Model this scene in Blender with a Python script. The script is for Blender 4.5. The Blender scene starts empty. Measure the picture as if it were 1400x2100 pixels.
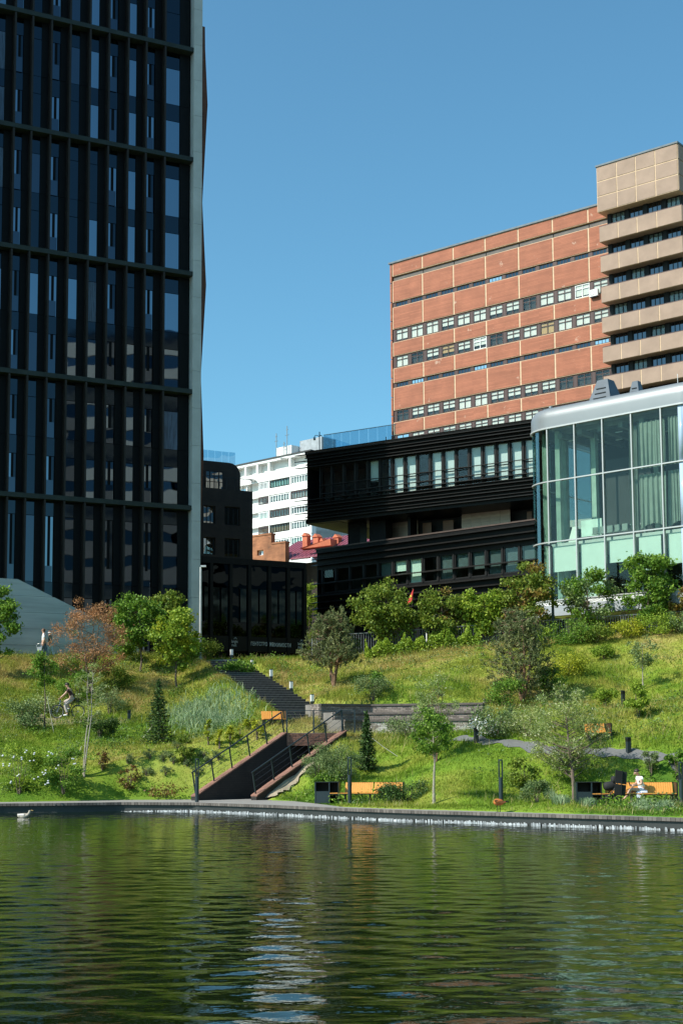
import bpy, math, random
import numpy as np
from mathutils import Vector, Matrix
random.seed(7)
SC = bpy.context.scene
COL = SC.collection
R = math.radians
# ------------------------------------------------------------------ camera, sky, sun, exposure
F_PX, PITCH, SHIFT_PX, EYE = 2900.0, R(5.8), 200.0, 2.2
cam_data = bpy.data.cameras.new('camera')
cam_data.sensor_fit = 'VERTICAL'; cam_data.sensor_height = 36.0; cam_data.sensor_width = 24.0
cam_data.lens = F_PX / 2100 * 36.0
cam_data.shift_y = SHIFT_PX / 2100
cam_data.clip_start = 0.1; cam_data.clip_end = 6000
cam = bpy.data.objects.new('camera', cam_data); COL.objects.link(cam)
cam.location = (0, 0, EYE); ROLL = -.006
cam.rotation_euler = (Matrix.Rotation(R(90) + PITCH, 3, 'X') @ Matrix.Rotation(ROLL, 3, 'Z')).to_euler()
SC.camera = cam
SUN_AZ = Vector((-0.90, -0.44)).normalized(); SUN_EL = R(43)
world = bpy.data.worlds.new('World'); SC.world = world; world.use_nodes = True
wn = world.node_tree
sky = wn.nodes.new('ShaderNodeTexSky'); sky.sky_type = 'NISHITA'; sky.sun_disc = False
sky.sun_elevation = SUN_EL; sky.sun_rotation = math.atan2(SUN_AZ.x, SUN_AZ.y) % (2 * math.pi)
sky.altitude = 200; sky.air_density = 1.0; sky.dust_density = 1.1; sky.ozone_density = 1.6
bg = wn.nodes['Background']; bg.inputs[1].default_value = 0.12
tint = wn.nodes.new('ShaderNodeMix'); tint.data_type = 'RGBA'; tint.blend_type = 'MULTIPLY'; tint.inputs[0].default_value = 1; tint.inputs[7].default_value = (.63, 1.07, 1.085, 1)   # white balance of the photograph
wn.links.new(sky.outputs[0], tint.inputs[6]); wn.links.new(tint.outputs[2], bg.inputs[0])
sun_d = bpy.data.lights.new('sun', 'SUN'); sun_d.energy = 4.6; sun_d.angle = R(0.5); sun_d.color = (1, 0.95, 0.86)
sun = bpy.data.objects.new('sun', sun_d); COL.objects.link(sun)
sd = Vector((SUN_AZ.x * math.cos(SUN_EL), SUN_AZ.y * math.cos(SUN_EL), math.sin(SUN_EL)))
sun.rotation_euler = sd.to_track_quat('Z', 'Y').to_euler(); sun.location = (-60, -30, 80)
SC.view_settings.view_transform = 'Standard'; SC.view_settings.look = 'None'
SC.view_settings.exposure = 0.5; SC.view_settings.gamma = 1.0; SC.view_settings.use_curve_mapping = False
# ------------------------------------------------------------------ survey helpers (photo measurements -> world)
CP, SP = math.cos(PITCH), math.sin(PITCH)
def ray(px, py):
    cx = (px - 700) / F_PX; cy = (1050 - py + SHIFT_PX) / F_PX
    cx, cy = cx * math.cos(ROLL) - cy * math.sin(ROLL), cx * math.sin(ROLL) + cy * math.cos(ROLL)
    return Vector((cx, CP - cy * SP, cy * CP + SP))
def P(px, py, D):
    d = ray(px, py); return Vector((0, 0, EYE)) + d * (D / d.y)
class Frame:
    """a facade plane: origin, angle of its rightward direction, base height"""
    def __init__(s, x, y, z, ang):
        s.o = Vector((x, y, z)); s.a = ang
        s.u = Vector((math.cos(ang), math.sin(ang), 0)); s.v = Vector((-math.sin(ang), math.cos(ang), 0))
    def hit(s, px, py, dep=0.0):
        d = ray(px, py); o = s.o + s.v * dep - Vector((0, 0, EYE))
        k = o.dot(s.v) / d.dot(s.v); q = Vector((0, 0, EYE)) + d * k - s.o
        return q.dot(s.u), q.z
    def x(s, px, py=1100, dep=0.0): return s.hit(px, py, dep)[0]
    def z(s, px, py, dep=0.0): return s.hit(px, py, dep)[1]
# ------------------------------------------------------------------ materials
MATS = {}
def nodes(name):
    m = bpy.data.materials.new(name); m.use_nodes = True
    nt = m.node_tree; nt.nodes.clear()
    out = nt.nodes.new('ShaderNodeOutputMaterial'); return m, nt, out
def noise(nt, scale, detail=4, vec=None, rough=.6):
    n = nt.nodes.new('ShaderNodeTexNoise'); n.inputs['Scale'].default_value = scale; n.inputs['Detail'].default_value = detail
    n.inputs['Roughness'].default_value = rough
    if vec is not None: nt.links.new(vec, n.inputs['Vector'])
    return n
def ramp(nt, fac, stops):
    r = nt.nodes.new('ShaderNodeValToRGB'); e = r.color_ramp.elements
    while len(e) < len(stops): e.new(0.5)
    for k, (p, c) in enumerate(stops):
        e[k].position = p; e[k].color = (*c, 1) if len(c) == 3 else c
    nt.links.new(fac, r.inputs[0]); return r
def mix(nt, fac, a, b, mode='MIX'):
    n = nt.nodes.new('ShaderNodeMix'); n.data_type = 'RGBA'; n.blend_type = mode
    for sock, v in ((n.inputs[0], fac), (n.inputs[6], a), (n.inputs[7], b)):
        if isinstance(v, (int, float)): sock.default_value = v
        elif isinstance(v, tuple): sock.default_value = (*v, 1)
        else: nt.links.new(v, sock)
    return n.outputs[2]
def coords(nt, kind='Object', scale=(1, 1, 1)):
    t = nt.nodes.new('ShaderNodeTexCoord'); mp = nt.nodes.new('ShaderNodeMapping'); mp.inputs['Scale'].default_value = scale
    if kind == 'Position':
        g = nt.nodes.new('ShaderNodeNewGeometry'); nt.links.new(g.outputs['Position'], mp.inputs['Vector'])
    else: nt.links.new(t.outputs[kind], mp.inputs['Vector'])
    return mp.outputs[0]
def M(name, col, rough=.6, metal=0.0, var=.2, scale=1.5, bump=0.0, bscale=20, island=0.0, spec=.5, vscale=(1, 1, 1), courses=None, stain=None, kind='Object'):
    if name in MATS: return MATS[name]
    m, nt, out = nodes(name); b = nt.nodes.new('ShaderNodeBsdfPrincipled')
    v = coords(nt, kind, vscale)
    n = noise(nt, scale, 6, v)
    dk = tuple(c * (1 - var) for c in col); lt = tuple(min(1, c * (1 + var)) for c in col)
    c = ramp(nt, n.outputs[0], [(.3, dk), (.7, lt)]).outputs[0]
    if island:
        g = nt.nodes.new('ShaderNodeNewGeometry')
        r = ramp(nt, g.outputs['Random Per Island'], [(0, (1 - island,) * 3), (1, (1 + island,) * 3)])
        c = mix(nt, 1.0, c, r.outputs[0], 'MULTIPLY')
    if stain:
        n2 = noise(nt, stain[0], 5, v, .7)
        f = ramp(nt, n2.outputs[0], [(stain[1], (0, 0, 0)), (stain[1] + .04, (1, 1, 1))])
        c = mix(nt, f.outputs[0], c, stain[2])
    if courses:
        br = nt.nodes.new('ShaderNodeTexBrick')
        nt.links.new(coords(nt, 'Object'), br.inputs['Vector'])
        # bricks laid on vertical faces: use x and z
        mp = nt.nodes.new('ShaderNodeCombineXYZ'); sp = nt.nodes.new('ShaderNodeSeparateXYZ')
        nt.links.new(coords(nt, 'Object'), sp.inputs[0])
        ad = nt.nodes.new('ShaderNodeMath'); nt.links.new(sp.outputs[0], ad.inputs[0]); nt.links.new(sp.outputs[1], ad.inputs[1])
        nt.links.new(ad.outputs[0], mp.inputs[0]); nt.links.new(sp.outputs[2], mp.inputs[1]); nt.links.new(mp.outputs[0], br.inputs['Vector'])
        br.inputs['Scale'].default_value = 1; br.inputs['Brick Width'].default_value = courses[0]; br.inputs['Row Height'].default_value = courses[1]
        br.inputs['Mortar Size'].default_value = courses[2]
        br.inputs['Color1'].default_value = (1, 1, 1, 1); br.inputs['Color2'].default_value = (.78, .78, .78, 1); br.inputs['Mortar'].default_value = (*courses[3], 1)
        c = mix(nt, 1.0, c, br.outputs[0], 'MULTIPLY')
    nt.links.new(c, b.inputs['Base Color'])
    b.inputs['Roughness'].default_value = rough; b.inputs['Metallic'].default_value = metal; b.inputs['Specular IOR Level'].default_value = spec
    if bump:
        n3 = noise(nt, bscale, 5, v); bp = nt.nodes.new('ShaderNodeBump'); bp.inputs['Strength'].default_value = 1; bp.inputs['Distance'].default_value = bump
        nt.links.new(n3.outputs[0], bp.inputs['Height']); nt.links.new(bp.outputs[0], b.inputs['Normal'])
    nt.links.new(b.outputs[0], out.inputs[0]); MATS[name] = m; return m
def mirror_glass(name, tint, wob=.004, rough=.015, wscale=.9):
    """coated facade glass: reflects with a tint; the panes are slightly wavy"""
    m, nt, out = nodes(name); b = nt.nodes.new('ShaderNodeBsdfPrincipled')
    b.inputs['Base Color'].default_value = (*tint, 1); b.inputs['Metallic'].default_value = 1; b.inputs['Roughness'].default_value = rough
    n = noise(nt, wscale, 1, coords(nt, 'Position')); bp = nt.nodes.new('ShaderNodeBump'); bp.inputs['Distance'].default_value = wob; bp.inputs['Strength'].default_value = 1
    nt.links.new(n.outputs[0], bp.inputs['Height']); nt.links.new(bp.outputs[0], b.inputs['Normal'])
    nt.links.new(b.outputs[0], out.inputs[0]); MATS[name] = m; return m
def clear_glass(name, tint, refl=.08, wob=.0006, power=4.5):
    m, nt, out = nodes(name)
    t = nt.nodes.new('ShaderNodeBsdfTransparent'); t.inputs[0].default_value = (*[c ** .5 for c in tint], 1)
    g = nt.nodes.new('ShaderNodeBsdfGlossy'); g.inputs['Roughness'].default_value = .01
    n = noise(nt, .8, 1, coords(nt, 'Position')); bp = nt.nodes.new('ShaderNodeBump'); bp.inputs['Distance'].default_value = wob
    nt.links.new(n.outputs[0], bp.inputs['Height']); nt.links.new(bp.outputs[0], g.inputs['Normal'])
    lw = nt.nodes.new('ShaderNodeLayerWeight'); lw.inputs[0].default_value = .5; fr = nt.nodes.new('ShaderNodeMath'); fr.operation = 'POWER'; fr.inputs[1].default_value = power; nt.links.new(lw.outputs['Facing'], fr.inputs[0])
    ad = nt.nodes.new('ShaderNodeMath'); ad.operation = 'ADD'; ad.use_clamp = True; ad.inputs[1].default_value = refl * .5 + .02
    nt.links.new(fr.outputs[0], ad.inputs[0])
    mx = nt.nodes.new('ShaderNodeMixShader'); nt.links.new(ad.outputs[0], mx.inputs[0]); nt.links.new(t.outputs[0], mx.inputs[1]); nt.links.new(g.outputs[0], mx.inputs[2])
    nt.links.new(mx.outputs[0], out.inputs[0]); MATS[name] = m; return m
def leaf(name, stops, trans=.35, nscale=.8, gain=1.55):
    """foliage: every leaf has its own tone, clumps drift in hue"""
    m, nt, out = nodes(name)
    g = nt.nodes.new('ShaderNodeNewGeometry')
    c1 = ramp(nt, g.outputs['Random Per Island'], [(p, tuple(min(.85, v * gain) for v in c)) for p, c in stops]).outputs[0]
    n = noise(nt, nscale, 3, coords(nt, 'Position'))
    r = ramp(nt, n.outputs[0], [(.35, (.8, .86, .8)), (.65, (1.18, 1.1, 1.0))]).outputs[0]
    c = mix(nt, 1.0, c1, r, 'MULTIPLY')
    d = nt.nodes.new('ShaderNodeBsdfPrincipled'); d.inputs['Roughness'].default_value = .55; d.inputs['Specular IOR Level'].default_value = .25
    nt.links.new(c, d.inputs['Base Color'])
    t = nt.nodes.new('ShaderNodeBsdfTranslucent'); nt.links.new(c, t.inputs[0])
    mx = nt.nodes.new('ShaderNodeMixShader'); mx.inputs[0].default_value = trans
    nt.links.new(d.outputs[0], mx.inputs[1]); nt.links.new(t.outputs[0], mx.inputs[2]); nt.links.new(mx.outputs[0], out.inputs[0])
    MATS[name] = m; return m
concrete = M('concrete', (.39, .41, .40), .8, var=.15, scale=.6, bump=.01, bscale=4)
board_concrete = M('board_concrete', (.36, .39, .385), .8, var=.3, scale=.5, vscale=(.25, 1, 3.0), bump=.01, bscale=6)
frame_dark = M('frame_dark', (.022, .019, .017), .5, 0, var=.25, spec=.2)
band_dark = M('band_dark', (.022, .030, .028), .5, 0, var=.25, spec=.2)
recess_black = M('recess_black', (.005, .0055, .006), .5, var=.3, spec=.12)
brown_brick = M('brown_brick', (.13, .050, .030), .8, var=.25, scale=.5, courses=(.26, .09, .008, (.5, .5, .5)))
dark_brick = M('dark_brick', (.032, .024, .020), .8, var=.25, courses=(.26, .09, .008, (.5, .5, .5)))
red_panel = M('red_panel', (.375, .138, .078), .85, var=.16, scale=.45, courses=(3.2, .17, .018, (.72, .68, .66)), stain=(.6, .63, (.54, .34, .25)))
cream = M('cream', (.58, .42, .275), .85, var=.15, scale=3)
tan_panel = M('tan_panel', (.33, .235, .178), .9, var=.14, scale=.5, bump=.02, bscale=14, stain=(.5, .80, (.5, .4, .3)))
win_frame_brown = M('win_frame_brown', (.055, .024, .020), .5)
win_frame_black = M('win_frame_black', (.010, .010, .010), .5, spec=.2)
win_frame_white = M('win_frame_white', (.75, .75, .73), .5)
interior_dark = M('interior_dark', (.02, .022, .022), .8)
curtain_white = M('curtain_white', (.62, .61, .56), .9, var=.12, scale=4, vscale=(6, 1, .3))
curtain_ochre = M('curtain_ochre', (.45, .28, .12), .9, var=.12, scale=4, vscale=(6, 1, .3))
curtain_mint = M('curtain_mint', (.45, .72, .62), .9, var=.1)
black_slat = M('black_slat', (.010, .009, .008), .45, 0, spec=.22, var=.3, scale=3, vscale=(.5, 1, 4))
black_panel = M('black_panel', (.006, .006, .006), .45, 0, var=.3, spec=.15)
warm_metal = M('warm_metal', (.30, .22, .165), .4, .45, var=.25, scale=1.2, vscale=(.4, .4, 5))
silver = M('silver', (.23, .25, .26), .42, .3, var=.05, scale=.4)
mullion_m = M('mullion_m', (.45, .46, .455), .4, .3, var=.05)
slab_white = M('slab_white', (.62, .64, .63), .7, var=.06)
blind_mint = M('blind_mint', (.76, .82, .78), .9, var=.04)
curtain_grey = M('curtain_grey', (.28, .31, .28), .9, var=.12, scale=2)
white_wall = M('white_wall', (.80, .79, .75), .8, var=.05, scale=.3)
maroon = M('maroon', (.23, .06, .085), .45, .1, var=.1, vscale=(6, 1, 1))
old_brick = M('old_brick', (.33, .14, .070), .9, var=.45, scale=.7, stain=(.5, .6, (.17, .085, .05)), courses=(.5, .16, .012, (.8, .75, .7)))
chimney_m = M('chimney_m', (.50, .14, .07), .8, var=.2)
paver = M('paver', (.25, .232, .21), .85, var=.12, scale=1.2, bump=.004, bscale=30, kind='Position')
kerb_m = M('kerb_m', (.125, .108, .095), .8, var=.2, island=.35)
foam_m = M('foam_m', (.36, .38, .385), .5, var=.1, island=.5)
pond_wall = M('pond_wall', (.03, .032, .03), .5)
asphalt = M('asphalt', (.13, .13, .125), .9, var=.15, scale=4, bump=.004, bscale=60)
wood = M('wood', (.66, .275, .050), .55, var=.18, scale=6, vscale=(8, 8, .6), island=.12)
lamp_metal = M('lamp_metal', (.035, .048, .055), .4, .4, var=.1)
grey_metal = M('grey_metal', (.35, .36, .36), .4, .6, var=.08)
fence_metal = M('fence_metal', (.15, .155, .16), .5, .3)
black_metal = M('black_metal', (.012, .013, .014), .4, .3)
white_light = M('white_light', (.72, .72, .70), .4, var=.03)
stone_dark = M('stone_dark', (.075, .062, .053), .85, var=.3, scale=3, courses=(.28, .5, .012, (.35, .33, .3)))
brick_terrace = M('brick_terrace', (.22, .18, .155), .85, var=.25, island=.38, stain=(1.1, .63, (.40, .37, .33)))
brick_red = M('brick_red', (.22, .108, .075), .85, var=.2, island=.25)
mortar = M('mortar', (.20, .18, .16), .9)
bark = M('bark', (.13, .095, .07), .9, var=.4, scale=9, vscale=(1, 1, .3), bump=.01)
bark_pine = M('bark_pine', (.20, .115, .07), .9, var=.35, scale=9, bump=.01)
bark_pale = M('bark_pale', (.30, .27, .21), .9, var=.4, scale=7, bump=.01)
skin_m = M('skin_m', (.56, .33, .23), .55, var=.05)
hair_m = M('hair_m', (.03, .018, .012), .5)
hair_brown = M('hair_brown', (.13, .065, .035), .5)
tee_white = M('tee_white', (.80, .80, .80), .85, var=.04)
tee_maroon = M('tee_maroon', (.065, .028, .030), .85)
tee_green = M('tee_green', (.05, .07, .04), .85)
jeans = M('jeans', (.12, .18, .25), .85, var=.2)
trousers_light = M('trousers_light', (.50, .42, .38), .85)
skirt_blue = M('skirt_blue', (.42, .55, .58), .85, var=.5, scale=9)
cloth_lilac = M('cloth_lilac', (.66, .67, .78), .85, var=.2, scale=14)
tyre_m = M('tyre_m', (.012, .012, .012), .7)
fabric_black = M('fabric_black', (.012, .012, .013), .8)
cone_orange = M('cone_orange', (.75, .13, .02), .5)
rust_feather = M('rust_feather', (.42, .13, .025), .7, var=.3, scale=12)
pale_feather = M('pale_feather', (.40, .35, .28), .7, var=.45, scale=14)
flower_w = leaf('flower_w', [(0, (.8, .8, .75)), (1, (.85, .83, .78))], .2)
plastic_blue = None
glass_bright = mirror_glass('glass_bright', (.21, .26, .31), .0042, wscale=.55)
glass_mid = mirror_glass('glass_mid', (.075, .092, .115), .005, wscale=.55)
curtained = M('curtained', (.060, .095, .15), .25, var=.5, scale=3, vscale=(5, 1, .35), kind='Position')
glass_spandrel = mirror_glass('glass_spandrel', (.036, .048, .060), .004, .06)
glass_black = mirror_glass('glass_black', (.020, .024, .027), .006)
glass_teal = mirror_glass('glass_teal', (.035, .050, .053), .006, .05)
glass_small = mirror_glass('glass_small', (.42, .42, .42), .008)
pane_clear = clear_glass('pane_clear', (.88, .92, .90), .03)
pane_green = clear_glass('pane_green', (.64, .76, .69), .015, .0003)
pane_corner = clear_glass('pane_corner', (.62, .78, .69), .34, .0001, 5)
pane_painted_sky = M('pane_painted_sky', (.36, .47, .60), .2, var=.08, scale=.4)  # sky reflection of the round right corner, put into a flat pale blue
blind_pale = M('blind_pale', (.47, .56, .53), .9, var=.06)
blind_in_shade = M('blind_in_shade', (.10, .125, .14), .9)  # shade on the lower box windows, put into the colour of their blinds
pane_dark = clear_glass('pane_dark', (.62, .70, .70), .05)
pane_blue = mirror_glass('pane_blue', (.50, .55, .60), .004)
film_blue = clear_glass('film_blue', (.55, .78, .90), .22, .004)
leaf_maple = leaf('leaf_maple', [(0, (.055, .085, .012)), (.5, (.105, .155, .020)), (1, (.19, .225, .035))])
leaf_green = leaf('leaf_green', [(0, (.040, .085, .012)), (.5, (.085, .165, .020)), (1, (.16, .25, .035))])
leaf_lime = leaf('leaf_lime', [(0, (.075, .125, .012)), (.5, (.15, .225, .022)), (1, (.24, .30, .04))])
leaf_yellow = leaf('leaf_yellow', [(0, (.13, .16, .012)), (.5, (.23, .26, .02)), (1, (.34, .34, .035))])
leaf_dark = leaf('leaf_dark', [(0, (.022, .045, .012)), (.5, (.045, .085, .018)), (1, (.085, .13, .03))])
leaf_spruce = leaf('leaf_spruce', [(0, (.014, .034, .010)), (.5, (.032, .068, .016)), (1, (.07, .12, .03))], .15)
leaf_pine = leaf('leaf_pine', [(0, (.050, .065, .028)), (.5, (.095, .115, .046)), (1, (.17, .19, .08))], .25)
leaf_rust = leaf('leaf_rust', [(0, (.14, .070, .036)), (.5, (.27, .135, .066)), (1, (.38, .21, .11))], .3)
leaf_bronze = leaf('leaf_bronze', [(0, (.10, .060, .018)), (.5, (.17, .115, .03)), (1, (.2, .19, .04))], .3)
leaf_willow = leaf('leaf_willow', [(0, (.10, .14, .035)), (.5, (.19, .24, .07)), (.88, (.30, .34, .14)), (1, (.60, .62, .42))], .4)
leaf_blue = leaf('leaf_blue', [(0, (.075, .13, .06)), (.5, (.14, .20, .11)), (1, (.28, .34, .22))], .3)
leaf_sage = leaf('leaf_sage', [(0, (.055, .085, .03)), (.5, (.10, .145, .055)), (1, (.17, .22, .09))], .25)
leaf_red = leaf('leaf_red', [(0, (.09, .045, .015)), (.4, (.12, .06, .02)), (1, (.11, .13, .03))], .3)
# ------------------------------------------------------------------ mesh and object helpers
def link(o, parent=None):
    COL.objects.link(o)
    if parent is not None: o.parent = parent
    return o
def thing(name, label, cat, loc=(0, 0, 0), rz=0.0, group=None):
    o = bpy.data.objects.new(name, None); o.empty_display_size = .3; link(o)
    o.location = loc; o.rotation_euler = (0, 0, rz); o['label'] = label; o['category'] = cat
    if group: o['group'] = group
    return o
def tag(o, label, cat, group=None):
    o['label'] = label; o['category'] = cat
    if group: o['group'] = group
    return o
def kind(o, k): o['kind'] = k; return o
class MB:
    def __init__(s): s.v = []; s.f = []
    def box(s, x0, x1, y0, y1, z0, z1):
        b = len(s.v)
        s.v += [(x0, y0, z0), (x1, y0, z0), (x1, y1, z0), (x0, y1, z0), (x0, y0, z1), (x1, y0, z1), (x1, y1, z1), (x0, y1, z1)]
        s.f += [tuple(b + i for i in q) for q in ((0, 3, 2, 1), (4, 5, 6, 7), (0, 1, 5, 4), (1, 2, 6, 5), (2, 3, 7, 6), (3, 0, 4, 7))]
        return s
    def hexa(s, pts):
        """eight corners: bottom ring (4), top ring (4)"""
        b = len(s.v); s.v += [tuple(p) for p in pts]
        s.f += [tuple(b + i for i in q) for q in ((0, 3, 2, 1), (4, 5, 6, 7), (0, 1, 5, 4), (1, 2, 6, 5), (2, 3, 7, 6), (3, 0, 4, 7))]
        return s
    def prism(s, poly, y0, y1):
        """polygon in x,z (counter-clockwise seen from -y) extruded along y"""
        b = len(s.v); n = len(poly)
        s.v += [(x, y0, z) for x, z in poly] + [(x, y1, z) for x, z in poly]
        s.f.append(tuple(b + i for i in range(n))); s.f.append(tuple(b + n + i for i in reversed(range(n))))
        for i in range(n): j = (i + 1) % n; s.f.append((b + j, b + i, b + n + i, b + n + j))
        return s
    def tube(s, path, radii, seg=6, cap=True):
        path = [Vector(p) for p in path]; b0 = len(s.v); n = len(path)
        if isinstance(radii, (int, float)): radii = [radii] * n
        for i, p in enumerate(path):
            d = (path[min(i + 1, n - 1)] - path[max(i - 1, 0)]).normalized()
            a = d.cross(Vector((0, 0, 1)) if abs(d.z) < .9 else Vector((1, 0, 0))).normalized(); c = d.cross(a)
            for k in range(seg):
                t = 2 * math.pi * k / seg; q = p + (a * math.cos(t) + c * math.sin(t)) * radii[i]; s.v.append(tuple(q))
        for i in range(n - 1):
            for k in range(seg):
                k2 = (k + 1) % seg; s.f.append((b0 + i * seg + k, b0 + i * seg + k2, b0 + (i + 1) * seg + k2, b0 + (i + 1) * seg + k))
        if cap:
            s.f.append(tuple(b0 + k for k in reversed(range(seg)))); s.f.append(tuple(b0 + (n - 1) * seg + k for k in range(seg)))
        return s
    def lathe(s, prof, seg=16, c=(0, 0, 0)):
        b = len(s.v)
        for r, z in prof:
            for k in range(seg):
                t = 2 * math.pi * k / seg; s.v.append((c[0] + r * math.cos(t), c[1] + r * math.sin(t), c[2] + z))
        for i in range(len(prof) - 1):
            for k in range(seg):
                k2 = (k + 1) % seg; s.f.append((b + i * seg + k, b + i * seg + k2, b + (i + 1) * seg + k2, b + (i + 1) * seg + k))
        s.f.append(tuple(b + k for k in reversed(range(seg)))); s.f.append(tuple(b + (len(prof) - 1) * seg + k for k in range(seg)))
        return s
    def ring(s, c, rad, r, seg=24, ax='y'):
        pts = []
        for k in range(seg + 1):
            t = 2 * math.pi * k / seg
            pts.append((c[0] + rad * math.cos(t), c[1], c[2] + rad * math.sin(t)) if ax == 'y' else (c[0] + rad * math.cos(t), c[1] + rad * math.sin(t), c[2]))
        return s.tube(pts, r, 6, False)
    def build(s, name, mat, parent=None, smooth=False):
        me = bpy.data.meshes.new(name); me.from_pydata(s.v, [], s.f); me.materials.append(mat)
        if smooth: me.polygons.foreach_set('use_smooth', [True] * len(me.polygons))
        me.update(); return link(bpy.data.objects.new(name, me), parent)
CACHE = {}
def piece(name, dims, loc, mat, parent):
    """a box part with its origin at its lower front left corner; alike pieces share mesh data"""
    key = (name, tuple(round(d, 3) for d in dims), mat.name)
    if key not in CACHE:
        me = bpy.data.meshes.new(name); b = MB().box(0, dims[0], 0, dims[1], 0, dims[2])
        me.from_pydata(b.v, [], b.f); me.materials.append(mat); me.update(); CACHE[key] = me
    o = link(bpy.data.objects.new(name, CACHE[key]), parent); o.location = loc; return o
def box(name, x0, x1, y0, y1, z0, z1, mat, parent): return MB().box(x0, x1, y0, y1, z0, z1).build(name, mat, parent)
def shared(name, key, make, mat, loc, parent, rz=0.0):
    key = (name, key, mat.name)
    if key not in CACHE:
        b = make(); me = bpy.data.meshes.new(name); me.from_pydata(b.v, [], b.f); me.materials.append(mat); me.update(); CACHE[key] = me
    o = link(bpy.data.objects.new(name, CACHE[key]), parent); o.location = loc; o.rotation_euler = (0, 0, rz); return o
def window(parent, x, z, w, h, y, fmat, pmat, cmat=None, cols=2, transom=None, bar=.06, cut=1.0, cdep=.25, room=None):
    """frame (a part) with pane and curtain as its sub-parts; origin at its lower left corner"""
    def mk():
        b = MB(); b.box(0, w, 0, .08, 0, bar); b.box(0, w, 0, .08, h - bar, h); b.box(0, bar, 0, .08, bar, h - bar); b.box(w - bar, w, 0, .08, bar, h - bar)
        for i in range(1, cols): c = w * i / cols; b.box(c - bar / 2, c + bar / 2, .002, .078, bar, h - bar)
        if transom: b.box(bar, w - bar, .004, .076, h * transom - bar / 2, h * transom + bar / 2)
        return b
    f = shared('window', (round(w, 3), round(h, 3), cols, transom, bar), mk, fmat, (x, y, z), parent)
    shared('pane', (round(w, 3), round(h, 3)), lambda: MB().box(bar * .5, w - bar * .5, .035, .045, bar * .5, h - bar * .5), pmat, (0, 0, 0), f)
    if cmat: shared('curtain', (round(w, 3), round(h, 3), round(cut, 2)), lambda: MB().box(.02, w - .02, cdep, cdep + .03, h * (1 - cut) + .02, h - .02), cmat, (0, 0, 0), f)
    return f
def np_mesh(name, V, quads, mat, parent=None, tri=False):
    k = 3 if tri else 4
    me = bpy.data.meshes.new(name); V = np.asarray(V, np.float32); F = np.asarray(quads, np.int32)
    me.vertices.add(len(V)); me.vertices.foreach_set('co', V.ravel())
    me.loops.add(len(F) * k); me.loops.foreach_set('vertex_index', F.ravel())
    me.polygons.add(len(F)); me.polygons.foreach_set('loop_start', np.arange(len(F), dtype=np.int32) * k)
    me.update(calc_edges=True); me.materials.append(mat)
    return link(bpy.data.objects.new(name, me), parent)
# ------------------------------------------------------------------ terrain
def vnoise(x, y, seed=0):
    """smooth value noise (numpy)"""
    rg = np.random.default_rng(seed); T = rg.random((64, 64))
    xi = np.floor(x).astype(int); yi = np.floor(y).astype(int); fx = x - xi; fy = y - yi
    fx = fx * fx * (3 - 2 * fx); fy = fy * fy * (3 - 2 * fy)
    a = T[xi % 64, yi % 64]; b = T[(xi + 1) % 64, yi % 64]; c = T[xi % 64, (yi + 1) % 64]; d = T[(xi + 1) % 64, (yi + 1) % 64]
    return (a * (1 - fx) + b * fx) * (1 - fy) + (c * (1 - fx) + d * fx) * fy
PROM_Z = .35
def edge_curve(pix, z):
    out = []
    for px, py in pix:
        d = ray(px, py); k = (z - EYE) / d.z; out.append((d.x * k, d.y * k))
    return out
WATER_E = edge_curve([(-260, 1674), (-100, 1669), (0, 1667), (120, 1666), (250, 1664), (400, 1665), (550, 1671), (700, 1679), (850, 1685), (1000, 1690), (1200, 1697), (1400, 1704), (1600, 1712)], 0.0)
GRASS_E = edge_curve([(-260, 1648), (-100, 1646), (0, 1645), (130, 1643), (250, 1640.5), (390, 1639.5), (515, 1639.5), (600, 1643), (670, 1651), (700, 1655), (800, 1658.5), (1000, 1664), (1200, 1670), (1400, 1677), (1600, 1684)], PROM_Z)
def interp_curve(c, x):
    xs = np.array([p[0] for p in c]); ys = np.array([p[1] for p in c]); return np.interp(x, xs, ys)
def yb(x): return interp_curve(GRASS_E, x)
CREST = [P(-400, 1318, 78), P(-100, 1330, 80), P(100, 1342, 82), P(300, 1343, 83), P(440, 1352, 84), P(600, 1350, 84), P(740, 1343, 82), P(900, 1330, 80), P(1060, 1318, 78.5), P(1200, 1306, 77), P(1400, 1292, 75), P(1700, 1275, 72)]
CX = np.array([c.x for c in CREST]); CY = np.array([c.y for c in CREST]); CZ = np.array([c.z for c in CREST])
EX = ([-30, -14, -9, -5, -1, 3, 8, 15, 30], [1.2, 1.2, 1.1, .95, .85, .8, .9, .95, 1.0])
CTRL = [P(140, 1476, 72), P(95, 1348, 81), P(588, 1506, 60.4), P(700, 1504, 60.9), P(470, 1588, 58.2), P(640, 1556, 59.2), P(975, 1523, 57), P(1100, 1532, 55),
        P(1290, 1547, 53), P(1400, 1560, 51), P(325, 1523, 63), P(685, 1408, 74), P(170, 1591, 57.5), P(1070, 1437, 68), P(1318, 1412, 69), P(752, 1580, 58),
        P(1310, 1470, 63), P(700, 1441, 66.8), P(900, 1433, 66.8), P(760, 1501, 63), P(900, 1503, 62), P(560, 1400, 77), P(640, 1450, 69), P(420, 1420, 76), P(420, 1480, 69), P(482, 1386, 78.3), P(542, 1440, 71.6), P(600, 1478, 66.6),
        P(1180, 1650, 49.5), P(700, 1640, 53.2), P(890, 1648, 48.5)]
def base_z(x, y):
    b = yb(x); c = np.interp(x, CX, CY); zc = np.interp(x, CX, CZ); e = np.interp(x, EX[0], EX[1])
    u = np.clip((y - b) / (c - b), 0, 1); z = .33 + (zc - .33) * u ** e
    return z, u
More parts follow.
